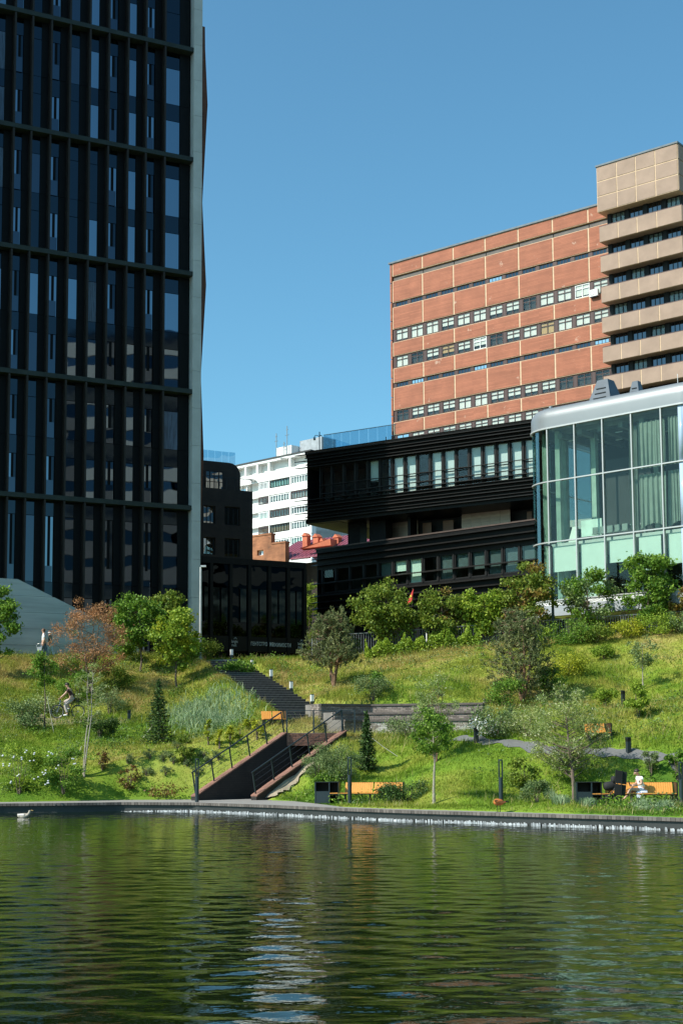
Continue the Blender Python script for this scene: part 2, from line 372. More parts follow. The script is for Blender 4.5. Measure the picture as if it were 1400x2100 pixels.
CTX = np.array([c.x for c in CTRL]); CTY = np.array([c.y for c in CTRL]); CTZ = np.array([c.z for c in CTRL]) - base_z(np.array([c.x for c in CTRL]), np.array([c.y for c in CTRL]))[0]
_K = np.exp(-((CTX[:, None] - CTX) ** 2 + (CTY[:, None] - CTY) ** 2) / (2 * 3.2 ** 2)) + np.eye(len(CTX)) * .12
CW = np.linalg.solve(_K, CTZ)
_t = [P(656, 1443.5, 66), P(760, 1443.5, 67.2), P(990, 1434.5, 65.8)]
FLAT = [(-2.4, 3.0, 54.6, .40), (7.0, 13.2, 50.9, .40)]
TERR = [(_t[0].x - .1, _t[2].x + .1, [p.x for p in _t], [p.y for p in _t], 2.92)]
ST0, ST1 = P(654, 1490, 65.2), P(452, 1358, 83.0)          # stair foot and head
SDIR = Vector((ST1.x - ST0.x, ST1.y - ST0.y, 0)); SLEN = SDIR.length; SDIR.normalize(); SPERP = Vector((SDIR.y, -SDIR.x, 0))
def terrain(x, y, holes=True):
    x = np.asarray(x, float); y = np.asarray(y, float)
    z, u = base_z(x, y); r = np.zeros_like(z)
    for cx, cy, w in zip(CTX, CTY, CW): r += w * np.exp(-((x - cx) ** 2 + (y - cy) ** 2) / (2 * 3.2 ** 2))
    m = np.clip(u / .06, 0, 1) * np.clip((1 - u) / .08, 0, 1); z = z + r * m
    z = z + (vnoise(x * .45 + 9, y * .45, 3) - .5) * .45 * m + (vnoise(x * 1.6, y * 1.6, 4) - .5) * .14 * m
    for x0_, x1_, y1_, zt_ in FLAT:                            # level lawn round the two benches
        k = np.clip((x - x0_) / .6, 0, 1) * np.clip((x1_ - x) / .6, 0, 1) * np.clip((y1_ - y) / .7, 0, 1); z = z * (1 - k) + np.minimum(z, zt_) * k
    z = np.maximum(z, .33)
    for x0_, x1_, px_, py_, zt_ in TERR:                     # level ground before and under the terrace walls
        k = np.clip((x - x0_) / .4, 0, 1) * np.clip((x1_ - x) / .4, 0, 1); yt = np.interp(x, px_, py_); k = k * ((y < yt + .1) & (y > yt - 9.0)); z = z * (1 - k) + np.minimum(z, zt_) * k
    if holes:                                               # the stair lies in a shallow cut
        dx = x - ST0.x; dy = y - ST0.y; a = dx * SDIR.x + dy * SDIR.y; p = dx * SPERP.x + dy * SPERP.y
        zs = ST0.z + (ST1.z - ST0.z) * np.clip(a / SLEN, 0, 1) - .32
        k = np.clip((1.55 - p) / .35, 0, 1) * np.clip((p + 1.36) / .14, 0, 1) * ((a > -1.2) & (a < SLEN + .6)); z = z * (1 - k) + np.minimum(z, zs) * k
        bk_ = np.clip((-1.24 - p) / .14, 0, 1) * np.clip((p + 3.2) / 1.4, 0, 1) * ((a > .8) & (a < SLEN)); z = z * (1 - bk_) + np.maximum(z, zs + .32 + .16 + .08) * bk_
    return z
def _noop(): pass
def tz(x, y): return float(terrain(np.array([x]), np.array([y]))[0])
def G(px, py, lo=40.0, hi=95.0):
    """where the sight line through a photo point meets the ground"""
    D = np.linspace(lo, hi, 1400); d = ray(px, py); k = D / d.y
    h = EYE + d.z * k - terrain(d.x * k, D); i = int(np.argmax(h < 0)) if (h < 0).any() else len(D) - 1
    return Vector((d.x * k[i], D[i], float(terrain(d.x * k[i:i + 1], D[i:i + 1])[0])))
# tunnel (sunken passage) plan
TA0, TB0 = P(402, 1640, 57.0), P(515, 1638.5, 57.0)
TA1, TB1 = P(588, 1504, 60.4), P(700, 1500, 60.9)
def in_trench(x, y, grow=.0):
    q = [(TA0.x - .1 - grow, TA0.y - .5), (TB0.x + grow, TB0.y - .5), (TB1.x + grow, TB1.y + .1), (TA1.x - grow, TA1.y + .1)]
    ok = np.ones_like(x, bool)
    for i in range(4):
        (x0, y0), (x1, y1) = q[i], q[(i + 1) % 4]; ok &= ((x1 - x0) * (y - y0) - (y1 - y0) * (x - x0)) > 0
    return ok
gx = np.concatenate([np.arange(-60, -20, 1.0), np.arange(-20, 20, .22), np.arange(20, 60.5, 1.0)])
gy = np.concatenate([np.arange(34, 90, .25), np.arange(90, 135, 1.5)])
XX, YY = np.meshgrid(gx, gy, indexing='ij'); ZZ = terrain(XX, YY)
ZZ = np.where(YY < yb(XX) - .3, -.6, ZZ)
nx, ny = XX.shape; idx = np.arange(nx * ny).reshape(nx, ny)
Q = np.stack([idx[:-1, :-1], idx[1:, :-1], idx[1:, 1:], idx[:-1, 1:]], -1).reshape(-1, 4)
cxm = (XX[:-1, :-1] + XX[1:, 1:]).ravel() / 2; cym = (YY[:-1, :-1] + YY[1:, 1:]).ravel() / 2
keep = ~in_trench(cxm, cym, .27) & (cym > yb(cxm) - .35)
def grass_mat(name, blades):
    m, nt, out = nodes(name); v = coords(nt, 'Position')
    n1 = noise(nt, .16, 5, v, .65); n2 = noise(nt, 1.1, 4, v)
    ad = nt.nodes.new('ShaderNodeMath'); ad.operation = 'MULTIPLY_ADD'; nt.links.new(n2.outputs[0], ad.inputs[0]); ad.inputs[1].default_value = .35; nt.links.new(n1.outputs[0], ad.inputs[2])
    # the upper slopes are drier: straw share rises with height
    sp = nt.nodes.new('ShaderNodeSeparateXYZ'); g = nt.nodes.new('ShaderNodeNewGeometry'); nt.links.new(g.outputs['Position'], sp.inputs[0])
    hz = nt.nodes.new('ShaderNodeMapRange'); hz.inputs[1].default_value = .5; hz.inputs[2].default_value = 7.5; hz.inputs[3].default_value = -.06; hz.inputs[4].default_value = .125
    nt.links.new(sp.outputs[2], hz.inputs[0])
    a2 = nt.nodes.new('ShaderNodeMath'); nt.links.new(ad.outputs[0], a2.inputs[0]); nt.links.new(hz.outputs[0], a2.inputs[1])
    c = ramp(nt, a2.outputs[0], [(.45, (.066, .145, .010)), (.63, (.15, .23, .018)), (.77, (.25, .27, .042)), (.91, (.36, .285, .098))]).outputs[0]
    if blades:
        r = ramp(nt, g.outputs['Random Per Island'], [(0, (.62, .68, .6)), (.8, (1.15, 1.12, 1.0)), (1, (1.7, 1.5, 1.5))]).outputs[0]; c = mix(nt, 1.0, c, r, 'MULTIPLY')
    d = nt.nodes.new('ShaderNodeBsdfPrincipled'); d.inputs['Roughness'].default_value = .7; d.inputs['Specular IOR Level'].default_value = .2; nt.links.new(c, d.inputs['Base Color'])
    if blades:
        t = nt.nodes.new('ShaderNodeBsdfTranslucent'); nt.links.new(c, t.inputs[0]); mx = nt.nodes.new('ShaderNodeMixShader'); mx.inputs[0].default_value = .3
        nt.links.new(d.outputs[0], mx.inputs[1]); nt.links.new(t.outputs[0], mx.inputs[2]); nt.links.new(mx.outputs[0], out.inputs[0])
    else: nt.links.new(d.outputs[0], out.inputs[0])
    return m
hill = np_mesh('hillside', np.stack([XX, YY, ZZ], -1).reshape(-1, 3), Q[keep], grass_mat('turf', False)); kind(hill, 'structure')
hill.data.polygons.foreach_set('use_smooth', [True] * len(hill.data.polygons))
soil = M('soil', (.16, .15, .12), .9)
g = MB(); g.box(-3000, 3000, -3000, 4000, -3.0, -2.4); kind(g.build('ground', soil), 'structure')
g = MB(); g.box(-600, 600, 134.5, 2500, 7.0, 8.6); kind(g.build('city_ground', asphalt), 'structure')
g = MB(); g.box(-300, 300, -400, 1.5, -2.4, .4); kind(g.build('near_shore', paver), 'structure')
# pond -------------------------------------------------------------
def water_mat():
    m, nt, out = nodes('pond_water'); b = nt.nodes.new('ShaderNodeBsdfPrincipled')
    b.inputs['Base Color'].default_value = (.006, .012, .002, 1); b.inputs['Roughness'].default_value = .02; b.inputs['IOR'].default_value = 1.33
    n2 = noise(nt, 5.0, 2, coords(nt, 'Position', (1, 2, 1))); bp = nt.nodes.new('ShaderNodeBump'); bp.inputs['Strength'].default_value = 1; bp.inputs['Distance'].default_value = .0035
    nt.links.new(n2.outputs[0], bp.inputs['Height']); nt.links.new(bp.outputs[0], b.inputs['Normal'])
    nt.links.new(b.outputs[0], out.inputs[0]); return m
xs = np.linspace(-60, 60, 121); we = interp_curve(WATER_E, xs) + .25
# the surface itself is rippled: wind waves of many lengths, stronger and calmer in patches
wy_ = [7.5]
while wy_[-1] < 58: wy_.append(wy_[-1] + .032 + .0021 * (wy_[-1] - 7.5))
wy_ = np.array(wy_); wx_ = np.arange(-18, 18.01, .075); WX, WY = np.meshgrid(wx_, wy_, indexing='ij'); WH = np.zeros_like(WX); rw2 = np.random.default_rng(17)
gust = .55 + .8 * vnoise(WX * .22 + 3, WY * .16, 31); gust2 = .45 + .95 * vnoise(WX * .5 + 8, WY * .35, 33)
for i_ in range(70):
    lam = .19 * (1.0 / .19) ** rw2.random(); th_ = rw2.normal() * .62; k_ = 2 * math.pi / lam; a_ = lam ** 1.05 * .00118
    WH += a_ * np.sin(k_ * (WX * math.sin(th_) + WY * math.cos(th_)) + rw2.uniform(0, 6.28)) * (gust if lam > .6 else gust2)
wm = water_mat(); n1_, n2_ = WX.shape; ix_ = np.arange(n1_ * n2_).reshape(n1_, n2_)
pond = np_mesh('pond_water', np.stack([WX, WY, WH], -1).reshape(-1, 3), np.stack([ix_[:-1, :-1], ix_[1:, :-1], ix_[1:, 1:], ix_[:-1, 1:]], -1).reshape(-1, 4), wm); kind(pond, 'structure')
pond.data.polygons.foreach_set('use_smooth', [True] * len(pond.data.polygons))
b = MB()
for x0_, x1_, y0_, y1_ in ((-60, 60, 1.5, 7.5), (-60, -18, 7.5, 62), (18, 60, 7.5, 62)): q_ = len(b.v); b.v += [(x0_, y0_, 0), (x1_, y0_, 0), (x1_, y1_, 0), (x0_, y1_, 0)]; b.f.append((q_, q_ + 1, q_ + 2, q_ + 3))
kind(b.build('pond_water', wm), 'structure')
# promenade, its brick edging, the overflow sill --------------------
xs = np.linspace(-40, 30, 281); wy = interp_curve(WATER_E, xs); gyv = yb(xs) + .25
b = MB()
for i in range(280):
    b.hexa([(xs[i], wy[i] + .12, .252), (xs[i + 1], wy[i + 1] + .12, .252), (xs[i + 1], gyv[i + 1], .1), (xs[i], gyv[i], .1),
            (xs[i], wy[i] + .12, PROM_Z), (xs[i + 1], wy[i + 1] + .12, PROM_Z), (xs[i + 1], gyv[i + 1], PROM_Z), (xs[i], gyv[i], PROM_Z)])
prom = kind(b.build('promenade', paver), 'structure')
tf = MB(); d = Vector((TB1.x - TB0.x, TB1.y - TB0.y, 0)).normalized()
tf.hexa([(TA0.x - .3, TA0.y - .9, .1), (TB0.x + .5, TB0.y - .9, .1), (TB1.x + d.x * 6, TB1.y + d.y * 6, .1), (TA1.x + d.x * 6, TA1.y + d.y * 6, .1),
         (TA0.x - .3, TA0.y - .9, .354), (TB0.x + .5, TB0.y - .9, .354), (TB1.x + d.x * 6, TB1.y + d.y * 6, .354), (TA1.x + d.x * 6, TA1.y + d.y * 6, .354)])
kind(tf.build('passage_floor', paver), 'structure')
k = MB(); acc = 0; rg = random.Random(3)
fx = np.linspace(-15, 14, 2400); fyv = interp_curve(WATER_E, fx)
last = 0
for i in range(1, 2400):
    if math.hypot(fx[i] - fx[last], fyv[i] - fyv[last]) >= .135:
        x0, x1 = fx[last], fx[i]; y0, y1 = fyv[last], fyv[i]; t = Vector((x1 - x0, y1 - y0, 0)).normalized() * .007; q = rg.uniform(-.006, .006)
        k.hexa([(x0 + t.x, y0 + q, .255), (x1 - t.x, y1 + q, .255), (x1 - t.x, y1 + .14, .255), (x0 + t.x, y0 + .14, .255),
                (x0 + t.x, y0 + q, PROM_Z + .006), (x1 - t.x, y1 + q, PROM_Z + .006), (x1 - t.x, y1 + .14, PROM_Z + .006), (x0 + t.x, y0 + .14, PROM_Z + .006)]); last = i
kind(k.build('kerb_bricks', kerb_m, prom), 'stuff')
b = MB()
for i in range(280): b.hexa([(xs[i], wy[i] + .1, -1), (xs[i + 1], wy[i + 1] + .1, -1), (xs[i + 1], wy[i + 1] + .2, -1), (xs[i], wy[i] + .2, -1), (xs[i], wy[i] + .1, .25), (xs[i + 1], wy[i + 1] + .1, .25), (xs[i + 1], wy[i + 1] + .2, .25), (xs[i], wy[i] + .2, .25)])
kind(b.build('pond_wall', pond_wall, prom), 'structure')
b = MB(); rg = random.Random(5); x = -8.6                     # water spilling over the sill: small white tongues of foam
while x < 13.5:
    w = rg.uniform(.02, .07); y = float(interp_curve(WATER_E, x)); h = rg.uniform(.04, .095) * min(1, (x + 8.9) / 2.5)
    if rg.random() < .9:
        f = rg.uniform(.03, .13)
        b.hexa([(x, y - f, -.01), (x + w, y - f, -.01), (x + w, y + .05, -.01), (x, y + .05, -.01), (x + w * .1, y - f * .35, h * .85), (x + w * .9, y - f * .35, h * .85), (x + w * .8, y + .04, h), (x + w * .2, y + .04, h)])
    x += w * rg.uniform(.9, 1.3)
kind(b.build('overflow_foam', foam_m), 'stuff')
# right hill path, dirt track -----------------------------------------
def ground_strip(name, pix, width, mat, lift=.03, lo=40, n=10):
    pts = [G(*p) for p in pix]; P2 = []
    for i in range(len(pts) - 1):
        for j in range(n): P2.append(pts[i].lerp(pts[i + 1], j / n))
    P2.append(pts[-1]); V = []; Fq = []
    for i, p in enumerate(P2):
        t = (P2[min(i + 1, len(P2) - 1)] - P2[max(i - 1, 0)]); t.z = 0; t.normalize(); s = Vector((-t.y, t.x, 0)) * width / 2 * (1 + .25 * math.sin(i * 1.3))
        for sgn in (-1, -.33, .33, 1): q = p + s * sgn; V.append((q.x, q.y, tz(q.x, q.y) + lift))
        if i: Fq += [((i - 1) * 4 + c, (i - 1) * 4 + c + 1, i * 4 + c + 1, i * 4 + c) for c in range(3)]
    return kind(np_mesh(name, V, Fq, mat), 'structure'), P2
hill_path, HP = ground_strip('hill_path', [(930, 1516), (1000, 1524), (1090, 1532), (1190, 1540), (1290, 1548), (1400, 1560), (1480, 1570)], .62, asphalt)
dirt = M('dirt', (.29, .235, .165), .95, var=.2, scale=3, bump=.02, bscale=9)
dirt_track, DT = ground_strip('dirt_track', [(551, 1640), (575, 1620), (612, 1590), (645, 1560)], .62, dirt, .10)
bike_path, BP = ground_strip('upper_path', [(-60, 1470), (60, 1474), (140, 1478), (230, 1480), (270, 1482)], 1.3, dirt, .015)
# sunken passage ---------------------------------------------------------
tun = thing('underpass', 'sunken brick passage sloping into the hillside with red brick copings', 'underpass', (TA0.x, TA0.y, PROM_Z))
def L(p, o=tun): return (p[0] - o.location.x, p[1] - o.location.y, p[2] - o.location.z)
dirA = Vector((TA1.x - TA0.x, TA1.y - TA0.y, 0)); lenA = dirA.length; dirA.normalize(); outA = Vector((-dirA.y, dirA.x, 0))
dirB = Vector((TB1.x - TB0.x, TB1.y - TB0.y, 0)); lenB = dirB.length; dirB.normalize(); outB = Vector((dirB.y, -dirB.x, 0))
def side_wall(p0, p1, out):
    z0, z1 = .50, p1.z; a, c = Vector((p0.x, p0.y, 0)), Vector((p1.x, p1.y, 0)); o = out * .30
    b = MB().hexa([L((a.x, a.y, .1)), L((c.x, c.y, .1)), L((c.x + o.x, c.y + o.y, .1)), L((a.x + o.x, a.y + o.y, .1)),
                   L((a.x, a.y, z0)), L((c.x, c.y, z1)), L((c.x + o.x, c.y + o.y, z1)), L((a.x + o.x, a.y + o.y, z0))])
    b.build('side_wall', dark_brick, tun)
    n = 26
    for i in range(n):                                        # the coping: bricks laid across the slope
        for j in range(2):
            f0, f1 = (i + .03) / n, (i + .97) / n; oo0 = out * (-.03 + j * .19); oo1 = out * (.15 + j * .19); e = random.uniform(.045, .058)
            q0 = a.lerp(c, f0); q1 = a.lerp(c, f1); h0 = z0 + (z1 - z0) * f0 + .004; h1 = z0 + (z1 - z0) * f1 + .004
            MB().hexa([L((*(q0 + oo0).xy, h0)), L((*(q1 + oo0).xy, h1)), L((*(q1 + oo1).xy, h1)), L((*(q0 + oo1).xy, h0)),
                       L((*(q0 + oo0).xy, h0 + e)), L((*(q1 + oo0).xy, h1 + e)), L((*(q1 + oo1).xy, h1 + e)), L((*(q0 + oo1).xy, h0 + e))]).build('brick', brick_red, tun)
side_wall(TA0, TA1, outA); side_wall(TB0, TB1, outB)
zl = P(640, 1529, 60.6).z                                    # lintel over the portal
def brick_stuff(name, p0, p1, z0, z1, parent, mat, bl=.25, bh=.075, t=.06, joint=.010, seed=1):
    """a brick skin on the vertical plane from p0 to p1 (world), proud of its backing"""
    rg = random.Random(seed); u = Vector((p1[0] - p0[0], p1[1] - p0[1], 0)); ln = u.length; u.normalize(); nrm = Vector((u.y, -u.x, 0)); b = MB(); r = 0; z = z0
    off = parent.matrix_world.translation if parent else Vector()
    off = parent.location
    while z < z1 - .02:
        zt = min(z + bh, z1); x = -(bl / 2 if r % 2 else 0)
        while x < ln:
            a0, a1 = max(0, x) + joint / 2, min(ln, x + bl) - joint / 2
            if a1 - a0 > .03:
                q = t + rg.uniform(-.008, .008); A = Vector((p0[0], p0[1], 0)) + u * a0 - off; B = Vector((p0[0], p0[1], 0)) + u * a1 - off; n = nrm * q
                za, zb = z + joint / 2 - 0, zt - joint / 2; za -= 0; b.hexa([(A.x + n.x, A.y + n.y, za - off.z * 0), (B.x + n.x, B.y + n.y, za), (B.x, B.y, za), (A.x, A.y, za), (A.x + n.x, A.y + n.y, zb), (B.x + n.x, B.y + n.y, zb), (B.x, B.y, zb), (A.x, A.y, zb)])
            x += bl
        z = zt; r += 1
    b.v = [(v[0], v[1], v[2] - off.z) for v in b.v]
    return kind(b.build(name, mat, parent), 'stuff')
lw = MB(); c0 = Vector((TA1.x, TA1.y, 0)); c1 = Vector((TB1.x, TB1.y, 0)); bk = Vector((0.0, .35, 0))
lw.hexa([L((*c0.xy, zl)), L((*c1.xy, zl)), L((*(c1 + bk).xy, zl)), L((*(c0 + bk).xy, zl)), L((*c0.xy, TA1.z + .02)), L((*c1.xy, TA1.z + .02)), L((*(c1 + bk).xy, TA1.z + .02)), L((*(c0 + bk).xy, TA1.z + .02))])
lw.build('lintel', mortar, tun)
brick_stuff('lintel_bricks', c0, c1, zl, TA1.z + .02, tun, brick_red, seed=9)
tw = MB()                                                    # the dark tunnel behind the portal
i0, i1 = c0 + d * 6, c1 + d * 6
tw.hexa([L((*(c0 + bk).xy, zl)), L((*(c1 + bk).xy, zl)), L((*i1.xy, zl)), L((*i0.xy, zl)), L((*(c0 + bk).xy, zl + .2)), L((*(c1 + bk).xy, zl + .2)), L((*i1.xy, zl + .2)), L((*i0.xy, zl + .2))])
for a, c, o in ((c0, i0, outA * .3), (c1, i1, outB * .3)):
    tw.hexa([L((*a.xy, .1)), L((*c.xy, .1)), L((*(c + o).xy, .1)), L((*(a + o).xy, .1)), L((*a.xy, zl)), L((*c.xy, zl)), L((*(c + o).xy, zl)), L((*(a + o).xy, zl))])
tw.hexa([L((*i0.xy, .1)), L((*i1.xy, .1)), L((*(i1 + d * .3).xy, .1)), L((*(i0 + d * .3).xy, .1)), L((*i0.xy, zl)), L((*i1.xy, zl)), L((*(i1 + d * .3).xy, zl)), L((*(i0 + d * .3).xy, zl))])
tw.build('tunnel_lining', dark_brick, tun)
def railing(p0, p1, out, label):
    t = thing('railing', label, 'railing', (p0.x, p0.y, .55), 0, 'railings of the sunken passage')
    a, c = Vector((p0.x, p0.y, .56)) + out * .15, Vector((p1.x, p1.y, p1.z + .05)) + out * .15; H = Vector((-dirA.x * .16, -dirA.y * .16, .86))
    for i in range(6):
        q = a.lerp(c, .02 + .195 * i); s = dirA * .027; w = out * .016
        MB().hexa([L(q - s - w, t), L(q + s - w, t), L(q + s + w, t), L(q - s + w, t), L(q - s - w + H, t), L(q + s - w + H, t), L(q + s + w + H, t), L(q - s + w + H, t)]).build('post', lamp_metal, t)
    MB().tube([L(a.lerp(c, .01) + H, t), L(a.lerp(c, 1.0) + H, t)], .032, 8).build('handrail', lamp_metal, t)
    for f in (.28, .55, .8): MB().tube([L(a.lerp(c, .02) + H * f, t), L(a.lerp(c, .995) + H * f, t)], .007, 4).build('wire', lamp_metal, t)
railing(TA0, TA1, outA, 'dark sloping handrail on the left coping of the sunken passage')
railing(TB0, TB1, outB, 'dark sloping handrail on the right coping of the sunken passage')
lf = thing('landing_fence', 'thin dark wire fence on the landing above the passage portal', 'fence', (TA1.x, TA1.y + .3, TA1.z + .02))
wL = TB1.x - TA1.x
for px in (588, 643, 701, 727):
    q = lf.location + Vector((0, 0, 0)); xx = P(px, 1500, TA1.y + .3).x - q.x
    box('post', xx - .03, xx + .03, -.02, .02, 0, .98, lamp_metal, lf)
box('top_rail', 0, wL + .55, -.015, .015, .94, .97, lamp_metal, lf)
m = MB()
for i in range(16): m.box(.03, wL + .5, -.004, .004, .06 + i * .055, .066 + i * .055)
kind(m.build('wires', lamp_metal, lf), 'stuff')
# stair ---------------------------------------------------------------------
stair = thing('hill_stair', 'long dark stone stair climbing the grass slope to the crest', 'stair', ST0, math.atan2(-SPERP.y * 0 + SPERP.y, SPERP.x))
NST = 28; run = SLEN / NST; rise = (ST1.z - ST0.z) / NST
for i in range(NST):
    o = piece('step', (2.5, run + .45, rise + .14), (-1.25, i * run, i * rise - .14), stone_dark, stair)
for i in range(NST): piece('nosing', (2.5, .06, .03), (-1.25, i * run - .012, (i + 1) * rise), M('nosing_m', (.17, .15, .135), .8, var=.3, scale=4), stair)
tw0 = P(425, 1353, 83.6)
landing = thing('landing_wall', 'low dark brick wall with a pale cap at the head of the stair', 'wall', (tw0.x, tw0.y, tw0.z - .7))
box('wall', 0, 1.9, 0, .35, 0, .64, stone_dark, landing); box('cap', -.04, 1.94, -.04, .4, .642, .70, M('cap_m', (.36, .34, .31), .8), landing)
brick_pale = M('brick_pale', (.27, .235, .20), .85, var=.3, island=.3, stain=(.8, .52, (.48, .46, .42))); shadow_line_m = M('shadow_line_m', (.11, .09, .08), .85, var=.3, scale=5)
# terrace walls -----------------------------------------------------------------
ter = thing('terrace_wall', 'three tiered terrace of small grey brown bricks with white stains', 'retaining wall', P(656, 1500, 64))
TT = [(1443.5, 1462, 656, 66.0, 0.0), (1461, 1477, 684, 65.4, .55), (1476, 1503, 704, 64.8, 1.1)]
for k_, (yt, ybm, xl, D, fw) in enumerate(TT):
    a0 = P(xl, yt, D); z1 = a0.z; z0 = P(xl, ybm, D).z - .25
    cx_ = P(760 + k_ * -10, yt, D + 1.2); e_ = P(990 - 8 * k_, yt - 9, D - .2)
    for (p, q, sd) in ((a0, cx_, 1), (cx_, e_, 2)):
        u = Vector((q.x - p.x, q.y - p.y, 0)); n = Vector((u.y, -u.x, 0)).normalized(); bkk = -n * 1.6; o = ter.location
        MB().hexa([(p.x - o.x, p.y - o.y, z0 - o.z), (q.x - o.x, q.y - o.y, z0 - o.z), (q.x + bkk.x - o.x, q.y + bkk.y - o.y, z0 - o.z), (p.x + bkk.x - o.x, p.y + bkk.y - o.y, z0 - o.z),
                   (p.x - o.x, p.y - o.y, z1 - o.z), (q.x - o.x, q.y - o.y, z1 - o.z), (q.x + bkk.x - o.x, q.y + bkk.y - o.y, z1 - o.z), (p.x + bkk.x - o.x, p.y + bkk.y - o.y, z1 - o.z)]).build('core', mortar, ter)
        brick_stuff('bricks', p, q, z0, z1 - .085, ter, brick_pale if (k_ == 2 and sd == 2) else brick_terrace, .26, .078, .05, .012, seed=k_ * 3 + sd)
        nn = -bkk.normalized() * .11
        pa, qa = (p - o, q - o)
        MB().hexa([(pa.x + nn.x, pa.y + nn.y, z1 - o.z - .08), (qa.x + nn.x, qa.y + nn.y, z1 - o.z - .08), (qa.x - nn.x, qa.y - nn.y, z1 - o.z - .08), (pa.x - nn.x, pa.y - nn.y, z1 - o.z - .08), (pa.x + nn.x, pa.y + nn.y, z1 - o.z + .012), (qa.x + nn.x, qa.y + nn.y, z1 - o.z + .012), (qa.x - nn.x, qa.y - nn.y, z1 - o.z + .012), (pa.x - nn.x, pa.y - nn.y, z1 - o.z + .012)]).build('coping', shadow_line_m, ter)  # dark overhanging strip added to draw a shadow line between the tiers
    lp = a0; rp = a0 + Vector((-.42, .9, 0))                     # left return of each tier
    brick_stuff('bricks', rp, lp, z0, z1 + .01, ter, brick_terrace, .26, .078, .05, .012, seed=k_ + 31)
e0 = P(990, 1433, 65.8); 
brick_stuff('bricks', e0, e0 + Vector((.55, .35, 0)), e0.z - .75, e0.z, ter, brick_terrace, .26, .078, .05, .012, seed=77)
# ------------------------------------------------------------------ dark tower on the left
o = P(407, 1200, 88.0); TW = Frame(o.x, o.y, 7.6, R(26.7))
tower = thing('dark_tower', 'tall black framed glass tower with a grey concrete end pier', 'tower', TW.o, TW.a)
xp = TW.x(388, 1100); Y0 = .0
fins = [TW.x(p, 1020, -.45) for p in (16, 53, 93, 133, 175, 215, 256, 294, 334)]; sp_ = (fins[-1] - fins[0]) / 8
fins = [fins[0] - sp_ * k for k in range(6, 0, -1)] + fins
bz = [TW.z(388, y, -.45) for y in (1041, 802, 560, 325, 100)]; bz = [bz[0] - 7.3] + bz + [bz[-1] + 7.25, bz[-1] + 14.5]
TOP = bz[-1] + .4; XL = fins[0] - sp_ * .5
rt = random.Random(11)
box('core', XL, xp, .30, 8.2, 0, TOP, recess_black, tower)
for j, z in enumerate(bz): 
    if j > 0: box('band', XL, xp - .01, -.45, .28, z - .14, z + .14, band_dark, tower)
allx = fins + [xp]
for i, x in enumerate(fins):
    for j in range(len(bz) - 1):
        z0 = bz[j] + .17 if j else 0; z1 = bz[j + 1] - .17
        piece('fin', (.11, .72, z1 - z0), (x - .055, -.44, z0), frame_dark, tower)
ptypes = ['A', 'B', 'A', 'C', 'B', 'C', 'A', 'B', 'A', 'B', 'A', 'C', 'A', 'B', 'A']
for i in range(len(fins)):
    x0 = allx[i] + .055; x1 = allx[i + 1] - (.055 if i + 1 < len(fins) else 0); w = x1 - x0; ty = ptypes[::-1][i] if i < len(ptypes) else 'A'
    ty = {14: 'A', 13: 'B', 12: 'A', 11: 'B', 10: 'A', 9: 'D', 8: 'B', 7: 'D', 6: 'B', 5: 'A', 4: 'D', 3: 'B', 2: 'A', 1: 'D', 0: 'B'}.get(i, 'A')
    for j in range(len(bz) - 1):
        zb0 = (bz[j] + .17) if j else 0; zb1 = bz[j + 1] - .17; H = zb1 - zb0; hf = H / 2
        for fl in range(2):
            z0 = zb0 + fl * hf; zp = z0 + hf - 1.12 if j else z0 + hf - .9
            # every floor: a pane, a spandrel above it, a blind panel beside them
            sp = piece('spandrel', (w * .60, .05, z0 + hf - zp - .03), (x0, .20, zp + .03), glass_spandrel, tower)
            if ty == 'B':
                g1 = glass_bright if rt.random() < .75 else glass_mid
                piece('pane', (w * .24, .05, zp - z0 - .03), (x0 + .03, .20, z0 + .02), g1, tower)
                piece('vent_sash', (w * .14, .05, zp - z0 - .03), (x0 + .03 + w * .25, .21, z0 + .02), recess_black, tower)
                piece('pane', (w * .14, .05, zp - z0 - .03), (x0 + .03 + w * .40, .20, z0 + .02), g1 if rt.random() < .5 else glass_spandrel, tower)
                piece('balustrade', (w * .5, .03, .95), (x0 + .03, .12, z0 + .02), glass_mid, tower)
            else:
                g1 = glass_bright if (ty == 'A' and rt.random() < .82) or rt.random() < .2 else (glass_mid if rt.random() < .4 else glass_spandrel)
                if j == 0: g1 = glass_mid
                if ty == 'A' and rt.random() < .28: g1 = curtained
                piece('pane', (w * .60, .05, zp - z0 - .03), (x0, .19, z0 + .02), g1, tower)
            piece('blind_panel', (w * .39, .10, hf - .02), (x0 + w * .605, .15, z0), recess_black, tower)
box('plinth', XL, xp, -.42, .28, -1.2, -.005, frame_dark, tower)
xq = TW.x(405.5, 1100)
for k in range(26):
    z0 = -.5 + k * 2.4; box('pier_block', xp + .003, xq, -.48, .35, z0, z0 + 2.385, concrete, tower)
zz = [(55, 420.5), (100, 421), (215, 426), (415, 415), (585, 423), (770, 412), (935, 418), (1250, 405)]
poly = [(xq - .6, TW.z(420, 1250, 1.3))]
prof = [(TW.x(p, y, 1.3), TW.z(p, y, 1.3)) for y, p in zz]
poly = [(xq - 1.2, prof[-1][1])] + prof[::-1] + [(xq - 1.2, prof[0][1])]
MB().prism(poly, 1.3, 8.2).build('side_facade', brown_brick, tower)
